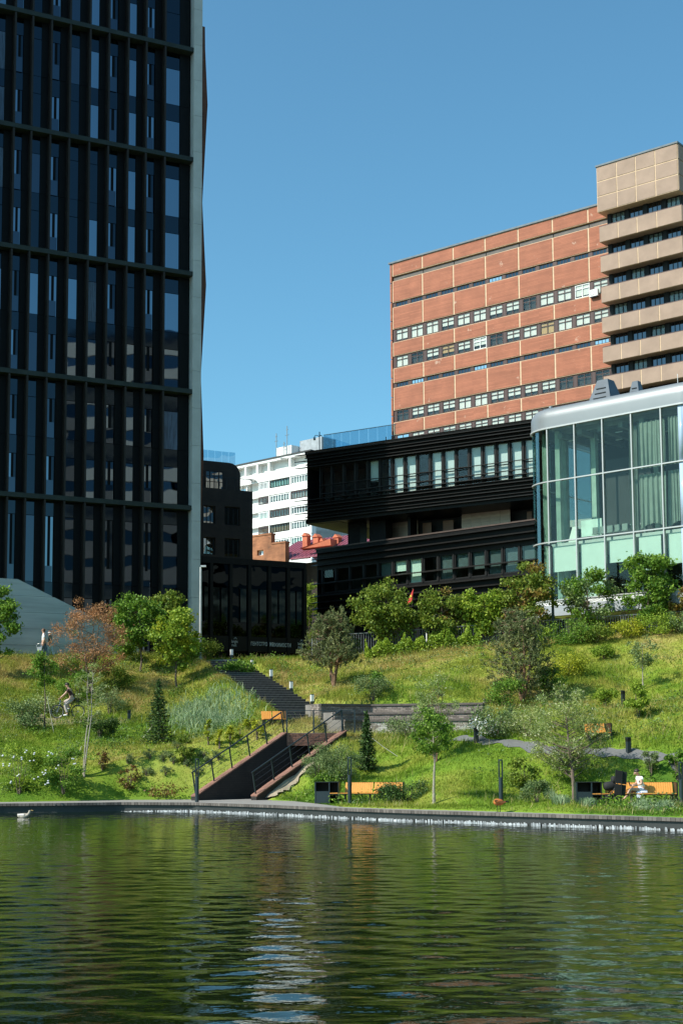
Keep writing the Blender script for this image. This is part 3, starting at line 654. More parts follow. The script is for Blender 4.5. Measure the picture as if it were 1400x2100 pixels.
# concrete ramp wall in front of the tower
o = P(150, 1245, 82.6); RW = Frame(o.x, o.y, 6.6, R(28))
rw = thing('ramp_wall', 'pale grey board marked concrete wall with a sloping top', 'wall', RW.o, RW.a)
pts = [(-140, 1178), (12, 1180), (30, 1184), (152, 1245), (232, 1284), (268, 1302), (285, 1330)]
prof = [RW.hit(*p) for p in pts]
def top_at(x):
    for (x0, z0), (x1, z1) in zip(prof, prof[1:]):
        if x0 <= x <= x1: return z0 + (z1 - z0) * (x - x0) / (x1 - x0)
    return prof[-1][1]
hh = prof[0][1]; nC = 6
for k in range(nC):
    z0, z1 = k * hh / nC + .006, (k + 1) * hh / nC - .006
    line = []
    xs_ = list(np.linspace(prof[0][0], prof[-1][0], 160)); ok = [x for x in xs_ if top_at(x) > z0 + .02]
    if len(ok) < 2: continue
    pl = [(ok[0], z0), (ok[-1], z0)]
    upper = [(x, min(z1, top_at(x))) for x in ok]; up2 = [upper[0]]
    for a, b_, c in zip(upper, upper[1:], upper[2:]):
        if abs((b_[1] - a[1]) - (c[1] - b_[1])) > 1e-4: up2.append(b_)
    up2.append(upper[-1]); pl += up2[::-1]
    MB().prism(pl, 0 + random.uniform(0, .006), .4).build('course', board_concrete, rw)
# ------------------------------------------------------------------ black pavilion with the agency sign
o = P(627, 1250, 93.0); PV = Frame(o.x, o.y, 7.9, R(28))
pv = thing('black_pavilion', 'low black glazed pavilion between the tower and the louvred building', 'pavilion', PV.o, PV.a)
xl = PV.x(404, 1250); zt = PV.z(627, 1156); 
box('core', xl, 0, .25, 6.5, 0, zt, recess_black, pv); box('roof_edge', xl, .0, -.08, .24, zt - .35, zt + .05, black_panel, pv)
bx = [404, 433, 473, 511, 552, 590, 624]
zA, zB, zC = PV.z(520, 1208), PV.z(520, 1277), PV.z(520, 1306)
for a, b_ in zip(bx, bx[1:]):
    x0, x1 = PV.x(a), PV.x(b_); 
    box('mullion', x1 - .10, x1 + .10, -.14, .24, 0, zt - .36, black_panel, pv)
    box('cladding', x0 + .1, x1 - .1, .02, .2, zA + .02, zt - .37, glass_black, pv)
    w = x1 - x0 - .2; dark = a in (404, 590)
    for s in range(2):
        m_ = glass_black if (a == 473 and s == 0) else glass_teal
        box('pane', x0 + .1 + s * w / 2 + .06, x0 + .1 + (s + 1) * w / 2 - .06, .05, .1, zB, zA, m_, pv)
        box('shop_pane', x0 + .1 + s * w / 2 + .12, x0 + .1 + (s + 1) * w / 2 - .12, .05, .1, .05, zC - 1.1, mirror_glass('shop_glass', (.22, .30, .35), .003) if 'shop_glass' not in MATS else MATS['shop_glass'], pv)
    box('apron', x0 + .1, x1 - .1, .06, .2, zC + .02, zB - .02, glass_black, pv)
    box('sign_band', x0 + .1, x1 - .1, -.02, .12, zC - .95, zC, black_panel, pv)
def text(name, body, x, y, z, size, mat, parent, rx=90, bold=.0, sx=1.0):
    cu = bpy.data.curves.new(name, 'FONT'); cu.body = body; cu.size = size; cu.extrude = .008; cu.offset = bold; cu.materials.append(mat); cu.space_character = 1.12
    tmp = bpy.data.objects.new(name, cu); COL.objects.link(tmp); dg = bpy.context.evaluated_depsgraph_get(); me = bpy.data.meshes.new_from_object(tmp.evaluated_get(dg)); bpy.data.objects.remove(tmp)
    me.materials.clear(); me.materials.append(mat); me.name = name; ob = link(bpy.data.objects.new(name, me), parent); ob.location = (x, y, z); ob.rotation_euler = (R(rx), 0, 0); ob.scale = (sx, 1, 1); return ob
letter_m = M('letter_m', (.30, .31, .32), .5, var=.05)
tzs = PV.z(545, 1325)
text('sign_lettering', '\u0413\u0415\u041d\u0422\u0421\u0422\u0412\u041e  \u041d\u0415', PV.x(512.5), -.16, tzs, .33, letter_m, pv, bold=.006, sx=.62)
text('sign_lettering', '\u0412\u0418\u0416\u0418\u041c\u041e\u0421\u0422\u0418', PV.x(551.5), -.16, tzs - .03, .33, letter_m, pv, bold=.006, sx=.62)
for px in (473.5, 608):
    x = PV.x(px); text('logo_lettering', 'bright', x, -.16, tzs + .13, .26, letter_m, pv, bold=.004, sx=.62); text('logo_lettering', 'rielt', x, -.16, tzs - .10, .26, letter_m, pv, bold=.004, sx=.68)
    MB().prism([(x + .14, tzs + .37), (x + .17, tzs + .37), (x + .26, tzs + .46), (x + .35, tzs + .37), (x + .38, tzs + .37), (x + .26, tzs + .50)], -.165, -.155).build('logo_mark', letter_m, pv)
# ------------------------------------------------------------------ brown stepped block behind the pavilion
o = P(518, 1100, 104.0); SB = Frame(o.x, o.y, 8.5, R(28))
sb = thing('stepped_block', 'dark brown brick block with a rounded set back top storey', 'apartment block', SB.o, SB.a)
z1 = SB.z(518, 1008); xl = SB.x(380, 1000)
def holed_wall(parent, name, x0, x1, z0, z1, rects, y0, y1, mat):
    """a wall with real openings, made of strips round them"""
    zs = sorted({z0, z1, *[r[2] for r in rects], *[r[3] for r in rects]}); b = MB()
    for za, zb in zip(zs, zs[1:]):
        x = x0
        for r in sorted([r for r in rects if r[2] <= za + 1e-6 and r[3] >= zb - 1e-6]):
            if r[0] > x + 1e-4: b.box(x, r[0], y0, y1, za, zb)
            x = r[1]
        if x1 > x + 1e-4: b.box(x, x1, y0, y1, za, zb)
    return b.build(name, mat, parent)
rects = []
for (pa, pb, ya, yb_) in ((461, 492, 1038, 1076), (461, 492, 1103, 1141), (418, 442, 1036, 1072), (418, 442, 1101, 1136)):
    xa, xb = SB.x(pa, ya), SB.x(pb, ya); rects.append((xa, xb, SB.z(pa, yb_), SB.z(pa, ya)))
holed_wall(sb, 'wall', xl, 0, 0, z1, rects, 0, .3, M('umber_brick', (.040, .028, .023), .85, var=.3, courses=(.26, .09, .01, (.5, .5, .5))))
box('core', xl, -.01, .55, 8, 0, z1 - .05, recess_black, sb)
for (xa, xb, za, zb) in rects: window(sb, xa, za, xb - xa, zb - za, .2, win_frame_black, glass_small, cols=3)
z2 = SB.z(480, 950, 1.2); xr = SB.x(493, 980, 1.2); umber = MATS['umber_brick']
prof = [(xl, z1 + .01), (xr, z1 + .01), (xr, z2 - .9)] + [(xr - .9 + .9 * math.cos(t), z2 - .9 + .9 * math.sin(t)) for t in np.linspace(.2, math.pi / 2, 6)] + [(xl, z2)]
MB().prism(prof, 1.2, 7).build('top_storey', umber, sb)
x0_, x1_ = SB.x(421, 990, 1.15), SB.x(458, 990, 1.15); window(sb, x0_, SB.z(440, 1003, 1.15), x1_ - x0_, SB.z(440, 966, 1.15) - SB.z(440, 1003, 1.15), 1.12, win_frame_black, glass_small, cols=4)
for k in range(9):
    x = xl + (0 - xl) * k / 8 - .03; box('rail_post', x, x + .03, .15, .18, z1 + .01, z1 + .9, black_metal, sb)
box('rail', xl, 0, .14, .19, z1 + .9, z1 + .94, black_metal, sb)
xg0, xg1 = SB.x(400, 930, 1.5), SB.x(484, 930, 1.5)
gb = thing('film_balustrade', 'blue film wrapped glass balustrade on the dark brown block', 'balustrade', SB.o + SB.u * xg0 + SB.v * 1.6 + Vector((0, 0, z2 + .003)), SB.a)
for k in range(6): piece('glass_panel', ((xg1 - xg0) / 6 - .03, .02, .9), (k * (xg1 - xg0) / 6, random.uniform(-.02, .02), 0), film_blue, gb)
# ------------------------------------------------------------------ white apartment block far behind
o = P(640, 1000, 262.0); WB = Frame(o.x, o.y, 8.6, R(-43))
wb = thing('white_apartment_block', 'long white apartment block with glazed balconies and roof antennas', 'apartment block', WB.o, WB.a)
cols_px = [430, 482, 503.5, 527.5, 551.5, 594.5, 637.5]; cx = [WB.x(p, 1000) for p in cols_px]
flz = [WB.z(551, y) for y in (948, 971.5, 1003, 1033, 1063, 1094, 1125)]; ft = flz[0]
step = (flz[1] - flz[6]) / 5
box('core', cx[0], cx[-1], 1.2, 12, 0, ft, white_wall, wb)
box('parapet', cx[0], cx[-1], -.15, 1.19, ft + .003, ft + .5, white_wall, wb)
box('roof_edge', cx[0] - .2, cx[-1] + .2, -.3, 12, ft + .503, ft + .75, M('tar', (.05, .05, .05), .8), wb)
zt_ = flz[1]
box('frieze', cx[0], cx[-1], -.1, .15, WB.z(551, 986), WB.z(551, 968), white_wall, wb)
for a in cx: box('attic_post', a - .25, a + .25, -.05, 1.19, zt_ - 1, ft, white_wall, wb)
blk = [('white', curtain_white), ('black', curtain_white), ('white', None), ('brown', curtain_ochre)]
rw_ = random.Random(4)
for fl in range(9):
    zt2 = WB.z(551, 986) - fl * step; zl_ = zt2 - step * .52; zb_ = zt2 - step
    if zb_ < 0: break
    for c in range(len(cx) - 1):
        x0, x1 = cx[c], cx[c + 1]; w = x1 - x0; recessed = (c in (2,)) 
        yy = .45 if recessed else 0
        box('balcony', x0 + .12, x1 - .12, yy, yy + .16, zb_ + .25, zl_ - .03, white_wall, wb); box('balcony_slab', x0 + .05, x1 - .05, yy - .02, 1.19, zb_ + .05, zb_ + .245, white_wall, wb)
        if c in (3, 4, 5):
            kf = rw_.choice([win_frame_white, win_frame_white, win_frame_brown, win_frame_black]); cm = rw_.choice([curtain_white, curtain_white, None, curtain_mint, curtain_ochre])
            if (c, fl) == (3, 1): kf, cm = win_frame_brown, None
            if (c, fl) == (3, 3): kf, cm = win_frame_brown, curtain_ochre
            if (c, fl) == (3, 2): kf, cm = win_frame_white, curtain_mint
            window(wb, x0 + .3, zl_, w - .6, zt2 - zl_ - .08, .05, kf, pane_dark, cm, cols=7, bar=.14, cut=rw_.choice([1, .7]))
            box('jamb', x1 - .12, x1 + .12, .02, 1.19, zb_ + .25, zt2, white_wall, wb)
        elif c == 2: box('jamb', x0 - .12, x0 + .12, .3, 1.19, zb_ + .25, zt2, white_wall, wb)
        else: window(wb, x0 + .6, zl_, w * .45, zt2 - zl_ - .3, 1.1, win_frame_white, pane_blue, None, cols=2, bar=.12)
box('end_wall', cx[-1] - .4, cx[-1], .01, 12, 0, ft, white_wall, wb)
x0, x1 = WB.x(545, 930), WB.x(575, 930); box('roof_house', x0, x1, 3, 9, ft + .755, ft + 3.4, white_wall, wb)
box('roof_house', x1 + .3, WB.x(622, 920), 5, 9, ft + .755, ft + 4.4, M('roof_grey', (.32, .35, .37), .7), wb)
for px, h in ((547, 6.2), (569, 7.2), (563, 4.2)):
    x = WB.x(px, 930); b = MB().tube([(x, 2.6, ft + .7), (x, 2.6, ft + h)], .09, 5); b.tube([(x - .5, 2.6, ft + h * .75), (x + .5, 2.6, ft + h * .75)], .05, 4); b.tube([(x - .3, 2.6, ft + h * .9), (x + .3, 2.6, ft + h * .9)], .05, 4)
    b.build('antenna', grey_metal, wb)
for px, py in ((583, 943), (521, 988), (518, 986)):
    x, z = WB.hit(px, py, -.3); MB().lathe([(.05, 0), (.4, .05), (.62, .2), (.66, .22)], 12).build('dish', white_light, wb).location = (x, -.6, z); wb.children[-1].rotation_euler = (R(80), 0, 0)
# ------------------------------------------------------------------ old brick house with the maroon roof
o = P(585, 1140, 140.0); BH = Frame(o.x, o.y, 8.6, R(-38))
bh = thing('brick_house', 'old orange brick house with a stepped gable wall and maroon metal roof', 'house', BH.o, BH.a)
xa, xb, xm = BH.x(505, 1130), 0.0, BH.x(556, 1130)
zg1, zg2 = BH.z(556, 1096), BH.z(583, 1113); wx0, wx1 = BH.x(527, 1132), BH.x(540, 1132); wz0, wz1 = BH.z(533, 1139), BH.z(533, 1128)
holed_wall(bh, 'gable_wall', xa, xm, 0, zg1, [(wx0, wx1, wz0, wz1)], 0, .6, old_brick)
box('gable_wall', xm, xb, .003, .6, 0, zg2, old_brick, bh); window(bh, wx0, wz0, wx1 - wx0, wz1 - wz0, .3, win_frame_white, pane_blue, None, cols=2, bar=.09)
box('coping', xa, xm + .06, -.06, .66, zg1 + .002, zg1 + .16, old_brick, bh); box('coping', xm + .065, xb + .06, -.06, .66, zg2 + .002, zg2 + .16, old_brick, bh)
box('wall', .0, 16, 2.6, 9, 0, BH.z(585, 1150) , umber, bh)
ze = BH.z(592, 1146); zr = BH.z(556, 1109)
rz_ = ze + 2.6
rb = MB(); rb.hexa([(-3, .5, ze), (17, .5, ze), (17, 5.5, rz_), (-3, 5.5, rz_), (-3, .5, ze + .12), (17, .5, ze + .12), (17, 5.5, rz_ + .12), (-3, 5.5, rz_ + .12)]); rf = rb.build('roof', maroon, bh)
rb = MB(); rb.hexa([(-3, 5.5, rz_), (17, 5.5, rz_), (17, 10.5, ze), (-3, 10.5, ze), (-3, 5.5, rz_ + .12), (17, 5.5, rz_ + .12), (17, 10.5, ze + .12), (-3, 10.5, ze + .12)]); rb.build('roof', maroon, bh)
for k in range(40): 
    x = -2.8 + k * .5; MB().hexa([(x, .5, ze + .121), (x + .03, .5, ze + .121), (x + .03, 5.5, rz_ + .121), (x, 5.5, rz_ + .121), (x, .5, ze + .16), (x + .03, .5, ze + .16), (x + .03, 5.5, rz_ + .16), (x, 5.5, rz_ + .16)]).build('roof_seam', maroon, bh)
for px, py, w in ((628.5, 1110, .60), (650.5, 1112, .66), (663.5, 1121, .42), (692, 1113, .62)):
    x, z = BH.hit(px, py, 3.6); zz_ = BH.z(px, py - 14, 3.6)
    b = MB().box(x - w / 2, x + w / 2, 3.3, 3.9, ze + .5, zz_ - .2); b.build('chimney', chimney_m, bh)
    MB().prism([(x - w * .62, zz_ - .2), (x + w * .62, zz_ - .2), (x, zz_ + .15)], 3.2, 4.0).build('chimney_cap', chimney_m, bh)
x0, x1 = BH.x(590, 1130, .5), BH.x(660, 1130, .5)
for k in range(9): x = x0 + (x1 - x0) * k / 8; box('snow_guard_post', x - .02, x + .02, .62, .66, ze + .1, ze + .75, maroon, bh)
box('snow_guard', x0, x1, .62, .66, ze + .72, ze + .76, maroon, bh)
xd, zd = BH.hit(656, 1108, 2.4); b = MB().hexa([(xd - 2.2, 2.0, zd - .7), (xd + 1.7, 2.0, zd - .7), (xd + 1.7, 3.0, zd - .9), (xd - 2.2, 3.0, zd - .9), (xd - 2.2, 1.9, zd - .65), (xd + 1.7, 1.9, zd - .05), (xd + 1.7, 3, zd - .05), (xd - 2.2, 3, zd - .65)]); b.build('dormer', chimney_m, bh)
# ------------------------------------------------------------------ red brick institute
o = P(800, 700, 179.0); RB = Frame(o.x, o.y, 9.0, R(-39.7))
rb_ = thing('red_brick_institute', 'long red brick office slab with cream panel joints and window bands', 'office building', RB.o, RB.a)
edges_px = [804, 867, 930.5, 995, 1063, 1134.5, 1207]; 
ex = [RB.x(p, 560) for p in (804, 867, 930, 995, 1063, 1134.5, 1207)]; dx = (ex[-1] - ex[0]) / 6; ex = [ex[0] + dx * k for k in range(9)]
x0e = RB.x(799, 560)
rows = [(541, 567, 'p'), (568, 577, 's'), (577.5, 621, 'p'), (622, 631, 't'), (631.5, 676, 'p'), (677, 703, 'w'), (703.5, 731.5, 'p'), (732, 756, 'w'), (756.5, 786, 'p'), (787, 796, 't'), (796.5, 842.5, 'p'), (843, 867, 'w'), (867.5, 893, 'p'), (893.5, 917, 'w'), (918, 962, 'p'), (963, 987, 'w'), (988, 1030, 'p')]
xend = ex[-1]
zt_ = RB.z(804, 541)
box('core', x0e, xend, .55, 14, 0, zt_ - .1, cream, rb_)
box('roof_edge', x0e - .15, xend, -.15, 14, zt_ + .003, zt_ + .22, M('flash', (.13, .16, .18), .7, 0), rb_)
rr = random.Random(21)
for (ya, yb_, ty) in rows:
    zb, zt = RB.z(804, yb_), RB.z(804, ya)
    if ty == 'p':
        box('backing', ex[0] - .02, xend, .035, .54, zb, zt, cream, rb_)
        for k in range(8): 
            box('brick_panel', ex[k] + .11, ex[k + 1] - .11, random.uniform(-.012, .0), .03, zb + .07, zt - .07, red_panel, rb_)
    else:
        box('reveal', ex[0], xend, .40, .54, zb, zt, interior_dark, rb_)
        for k in range(8):
            a, b_ = ex[k], ex[k + 1]
            if ty in 's':
                piece('vent_panel', ((b_ - a) - .1, .06, zt - zb - .14), (a + .05, .26, zb + .07), M('vent_grey', (.085, .072, .062), .6, var=.3, scale=1), rb_)
                continue
            nn = 2
            for s in range(nn):
                w = (b_ - a) / 2
                if ty == 'w':
                    piece('pier', (.42, .20, zt - zb), (a + s * w - .05, .16, zb), win_frame_brown, rb_)
                    m_ = rr.random(); cm = curtain_white if m_ < .72 else (curtain_ochre if m_ < .78 else None); pm = pane_clear if m_ < .9 else pane_blue
                    window(rb_, a + s * w + .40, zb + .05, w - .48, zt - zb - .1, .15, win_frame_brown if rr.random() < .95 else win_frame_white, pm, cm, cols=2, transom=.68, bar=.075, cut=rr.choice([.66, .66, 1.0, .85]), cdep=.10)
                else:
                    piece('pier', (.5, .20, zt - zb), (a + s * w - .1, .16, zb), win_frame_brown, rb_)
                    window(rb_, a + s * w + .42, zb + .04, w - .56, zt - zb - .08, .2, win_frame_brown, glass_mid if rr.random() < .8 else pane_blue, None, cols=4, bar=.05)
for k in range(12):                                              # left edge quoin of the slab, each storey a block
    zb, zt = RB.z(804, 1010 - 39 * k), RB.z(804, 1010 - 39 * (k + 1)); box('corner_panel', x0e, ex[0] - .12, .01, .54, zb + .06, zt - .06, red_panel, rb_)
x, z = RB.hit(1216, 602, -.3); ac = thing('air_conditioner', 'white air conditioner box on the red brick wall beside the tan block', 'air conditioner', RB.o + RB.u * (x - .5) + RB.v * -.45 + Vector((0, 0, z - .35)), RB.a)
box('case', 0, 1.1, 0, .4, 0, .8, white_light, ac); MB().ring((.4, -.01, .4), .27, .02, 16).build('fan_grille', black_metal, ac); box('bracket', .1, 1.0, .05, .45, -.1, -.005, black_metal, ac)
for px, py in ((811, 536), (841, 533), (868, 527), (811, 544), (841, 538)):
    x, z = RB.hit(px, py - 0, -.05); 
# tan stair tower with the long balconies
TBF = Frame(*(RB.o + RB.u * RB.x(1240, 600) + RB.v * -2.6), RB.a)
tb = thing('tan_balcony_block', 'tan panel block with stacked long balconies rising above the red slab', 'office building', TBF.o, TBF.a)
xa = TBF.x(1223, 400); xr = TBF.x(1388, 330); jx = [xa] + [TBF.x(p, 360) for p in (1263, 1302, 1342.5)] + [xr]
zt_ = TBF.z(1223, 343); zq = [zt_, TBF.z(1223, 374), TBF.z(1223, 404.5), TBF.z(1223, 436)]
xbig = xr + 0
box('core', TBF.x(1247, 600), xr - .3, 1.6, 13, 0, zt_ - .2, interior_dark, tb)
box('head_backing', xa, xr, .035, 12.8, zq[3], zt_ - .01, cream, tb)
box('roof_edge', xa - .1, xr + .1, -.1, 12.9, zt_ + .002, zt_ + .2, MATS['flash'], tb)
for i in range(3):
    for k in range(4): box('panel', jx[k] + .07, jx[k + 1] - .07, random.uniform(-.008, .0), .03, zq[i + 1] + .07, zq[i] - .07, tan_panel, tb)
    box('side_panel', xr + .005, xr + .08, .1, 12.6, zq[i + 1] + .07, zq[i] - .07, tan_panel, tb)
bal = [(466.5, 498), (528, 560), (591, 623), (654.5, 685), (715, 746), (775, 806), (836, 867), (897, 928), (958, 990)]
prev = zq[3]
for i, (ya, yb_) in enumerate(bal):
    xs0 = xa + (.25 if i else 0.2); zt, zb = TBF.z(1225, ya), TBF.z(1225, yb_)
    bo = box('balcony', xs0, xr + .3, .035, .25, zb, zt - .01, cream, tb)
    box('balcony_floor', xs0, xr + .3, .26, 1.59, zb, zb + .22, tan_panel, tb)
    box('coping', xs0 - .03, xr + .33, .02, .30, zt, zt + .09, win_frame_brown, tb)
    for k in range(4): box('panel', (xs0 if k == 0 else jx[k] + .07), jx[k + 1] - .07 + (.37 if k == 3 else 0), 0, .03, zb + .02, zt - .012, tan_panel, tb)
    box('side_panel', xr + .302, xr + .38, .1, 1.6, zb + .02, zt - .012, tan_panel, tb)
    xw0 = TBF.x(1249, 600, 1.4); ww = (xr - .4 - xw0)
    for k in range(4):
        piece('pier', (.5, .25, prev - zt - .0), (xw0 + k * ww / 4, 1.3, zt), win_frame_black, tb)
        window(tb, xw0 + k * ww / 4 + .55, zt - .3, ww / 4 - .6, prev - zt + .25, 1.36, win_frame_black, glass_mid if (i + k) % 3 else pane_dark, curtain_grey, cols=3, transom=.36, bar=.09, cdep=.14)
    prev = zb
# ------------------------------------------------------------------ black louvred building
o = P(627, 1000, 97.0); UB = Frame(o.x, o.y, 8.8, R(-32.7))
lb = thing('black_louvred_building', 'black office building of two offset slatted boxes with an open storey between', 'office building', UB.o, UB.a)
zt_, zb_ = UB.z(627, 931), UB.z(627, 1075); xr = UB.x(1100, 950)
wz0, wz1 = UB.z(627, 1028), UB.z(627, 968)
dW = 9.0
ub_core = box('core', .15, xr, 2.2, dW, zb_ + .02, zt_ - .02, interior_dark, lb)
box('roof_slab', .0, xr, .0, dW, zt_ - .3, zt_, black_panel, lb); box('floor_slab', .0, xr, .0, dW, zb_, zb_ + .3, black_panel, lb)
box('roof_edge', -.05, xr, -.05, .35, zt_ + .002, zt_ + .10, M('brown_flash', (.06, .035, .025), .6), lb)
box('end_wall', .0, .12, .16, dW - .1, zb_ + .31, zt_ - .31, black_panel, lb)
box('parapet', .13, xr, .10, .2, wz1 + .25, zt_ - .31, black_panel, lb); box('apron', .13, xr, .10, .2, zb_ + .31, wz0 - .25, black_panel, lb)
box('ceiling', .13, xr, .21, 2.19, wz1 + .26, wz1 + .36, interior_dark, lb)
ns = 11
for k in range(ns):
    z = zb_ + .22 + (zt_ - zb_ - .35) * k / (ns - 1)
    inwin = wz0 + .1 < z < wz1 - .1
    if not inwin: MB().hexa([(-.75, -.30, z), (xr, -.30, z), (xr, .08, z + .05), (-.2, .08, z + .05), (-.75, -.30, z + .05), (xr, -.30, z + .05), (xr, .08, z + .11), (-.2, .08, z + .11)]).build('slat', black_slat, lb)
    zz_ = zb_ + .22 + (zt_ - zb_ - .35) * (k + .5) / (ns - 1)
    if not (wz0 - .2 < zz_ < wz1 + .2) : box('thin_slat', .0, xr, -.16, .09, zz_, zz_ + .035, black_slat, lb)
wpx = [660, 676, 704, 716, 752, 775, 804, 820, 832, 858, 882, 886, 910, 936, 965, 970, 994, 1022, 1026, 1053, 1055, 1081, 1087]
n = 17; x0w = UB.x(655, 1000); ww = (xr - x0w) / n
ru = random.Random(8)
blinds = {6: 1, 7: 1, 8: 0, 9: 1, 10: 1, 11: 0, 12: .8, 13: .8, 14: 1, 15: 1, 16: 1, 2: .0, 4: .6}
for k in range(n):
    bl = blinds.get(k, 0 if k < 6 else ru.choice([0, .5, 1]))
    box('mullion', x0w + k * ww - .05, x0w + k * ww + .05, .06, .3, wz0 - .25, wz1 + .25, win_frame_black, lb)
    window(lb, x0w + k * ww + .08, wz0 - .2, ww - .16, wz1 - wz0 + .42, .12, win_frame_black, pane_clear, blind_pale if bl else None, cols=1, transom=.42 if k % 3 else None, bar=.06, cut=max(.1, bl), cdep=.2)
box('rail', x0w, xr, -.02, .05, wz0 + .35, wz0 + .41, black_slat, lb); box('rail', x0w, xr, -.02, .05, wz0 + .95, wz0 + 1.0, black_slat, lb)
# lower box, turned a little against the upper one
o = P(648, 1200, 97.6); LBF = Frame(o.x, o.y, 8.8, R(-42)); 
lbox = thing('louvred_lower_box', 'lower black slatted box of the louvred building behind the maples', 'office building', LBF.o, LBF.a)
zt2 = LBF.z(648, 1128); xr2 = LBF.x(1100, 1100); w0, w1 = LBF.z(648, 1215), LBF.z(648, 1172)
box('core', .1, xr2, 2.0, 9, 0, zt2 - .02, interior_dark, lbox); box('roof_slab', 0, xr2, 0, 9, zt2 - .25, zt2, black_panel, lbox); box('end_wall', 0, .1, .1, 9, 0, zt2 - .26, black_panel, lbox)
box('roof_edge', -.05, xr2, -.05, .35, zt2 + .002, zt2 + .09, MATS['brown_flash'], lbox)
box('parapet', .11, xr2, .10, .2, w1 + .1, zt2 - .26, black_panel, lbox); box('apron', .11, xr2, .10, .2, 2.3, w0 - .1, black_panel, lbox)
for k in range(12):
    z = 2.4 + (zt2 - 2.7) * k / 11
    if not (w0 < z < w1) or k % 3 == 0: MB().hexa([(-.3, -.25, z), (xr2, -.25, z), (xr2, .08, z + .05), (-.1, .08, z + .05), (-.3, -.25, z + .05), (xr2, -.25, z + .05), (xr2, .08, z + .15), (-.1, .08, z + .15)]).build('slat', black_slat, lbox)
n = 14; ww = (xr2 - .6) / n
for k in range(n):
    bl = {5: .45, 6: 1, 7: 0, 8: 1, 10: .7, 11: 1, 12: 1}.get(k, 0 if k < 4 else .6); mm = blind_in_shade if k not in (5, 6) else blind_mint
    box('mullion', .5 + k * ww - .06, .5 + k * ww + .06, .06, .3, w0 - .1, w1 + .1, win_frame_black, lbox)
    window(lbox, .5 + k * ww + .07, w0 - .1, ww - .14, w1 - w0 + .2, .12, win_frame_black, pane_green, mm if bl else None, cols=1, transom=.4 if k % 2 else None, bar=.07, cut=max(.1, bl), cdep=.2)
for k in range(10):
    box('column', .6 + k * 1.6, .9 + k * 1.6, .3, .6, 0, 2.3, black_panel, lbox)
window(lbox, LBF.x(868, 1290), .3, 1.1, 2.0, .25, win_frame_white, pane_blue, None, cols=1)
# open storey between the boxes
zs0, zs1 = zt2 + LBF.o.z - UB.o.z + .01, zb_ - .003
for px, w in ((713, 1.0), (757, 1.3), (836, .2)):
    x = UB.x(px, 1090, 1.5); box('column', x, x + w, 1.5, 2.4, zs0, zs1, black_panel, lb)
for pa, pb, dep in ((795, 856, 3.0), (946, 1046, 2.6)):
    xa, xb = UB.x(pa, 1080, dep), UB.x(pb, 1080, dep); npl = max(3, int((xb - xa) / .62)); 
    for k in range(npl): piece('metal_panel', ((xb - xa) / npl - .012, .06, zs1 - zs0), (xa + k * (xb - xa) / npl, dep + random.uniform(0, .012), zs0), warm_metal, lb)
for pa, pb, dep in ((866, 884, 2.7), (908, 929, 2.6), (1080, 1090, 2.5)):
    xa, xb = UB.x(pa, 1080, dep), UB.x(pb, 1080, dep); box('door', xa, xb, dep, dep + .06, zs0, zs1 - .3, M('door_wood', (.16, .075, .035), .5, var=.2, scale=2, vscale=(1, 1, 8)), lb)
box('recess_wall', UB.x(857, 1080, 3.4), xr, 3.4, 3.5, zs0, zs1, interior_dark, lb)
sf = box('soffit', .1, UB.x(715, 1080, 1.5), .3, dW - .3, zb_ - .03, zb_ - .004, M('soffit_m', (.07, .072, .07), .7, 0, var=.2, vscale=(1, 6, 1)), lb)
xg0 = UB.x(664, 915, 2.0); xg1 = UB.x(812, 890, 2.0)
rg_ = thing('film_railing', 'tall blue film covered glass railing on the black building roof', 'railing', UB.o + UB.u * xg0 + UB.v * 2.0 + Vector((0, 0, zt_ + .004)), UB.a)
h0 = UB.z(664, 893, 2.0) - zt_
for k in range(8): piece('glass_panel', ((xg1 - xg0) / 8 - .04, .02, h0), (k * (xg1 - xg0) / 8, random.uniform(-.01, .01), 0), film_blue, rg_)
piece('top_rail', (xg1 - xg0, .05, .04), (0, -.02, h0 + .003), grey_metal, rg_)
for k in range(5): piece('glass_panel', (.02, 1.25, h0), (-.03, k * 1.3, 0), film_blue, rg_)
x, _ = UB.hit(655, 900, 1.2); rl = thing('roof_camera_mast', 'dark mast with a hanging dome camera at the roof corner', 'mast', UB.o + UB.u * x + UB.v * 1.2 + Vector((0, 0, zt_)), UB.a)
MB().tube([(0, 0, 0), (0, 0, 1.75)], .035, 6).build('pole', black_metal, rl); MB().tube([(0, 0, 1.35), (-.12, 0, 1.5), (-.35, 0, 1.55), (-.43, 0, 1.45)], .022, 6).build('arm', black_metal, rl)
MB().lathe([(.04, 0), (.09, -.06), (.1, -.16), (.06, -.24), (.01, -.26)], 10, (-.43, 0, 1.45)).build('dome', grey_metal, rl); MB().tube([(0, 0, 1.5), (.2, 0, 1.45)], .03, 6).build('arm', black_metal, rl)
for px in (791, 803, 805):
    x, _ = UB.hit(px, 890, 1.0); MB().tube([(x, 1.0, zt_), (x, 1.0, zt_ + random.uniform(.6, 1.0))], .03, 5).build('vent_pipe', black_metal, lb)
x, z = LBF.hit(840, 1224, -.6); fl_ = thing('red_flag', 'small red flag hanging slanted on the black building wall', 'flag', LBF.o + LBF.u * x + LBF.v * -.6 + Vector((0, 0, z)), LBF.a)
MB().tube([(-.3, .6, -.5), (.25, 0, .55)], .015, 5).build('staff', grey_metal, fl_)
MB().hexa([(-.28, 0, -.45), (.12, .02, -.30), (.14, .05, -.28), (-.28, .03, -.43), (.02, 0, .1), (.28, .02, .5), (.3, .05, .5), (.02, .03, .12)]).build('cloth', M('flag_red', (.5, .03, .03), .7), fl_)
MB().box(.02, .16, -.012, -.004, -.02, .12).build('emblem', M('flag_gold', (.6, .4, .05), .7), fl_)
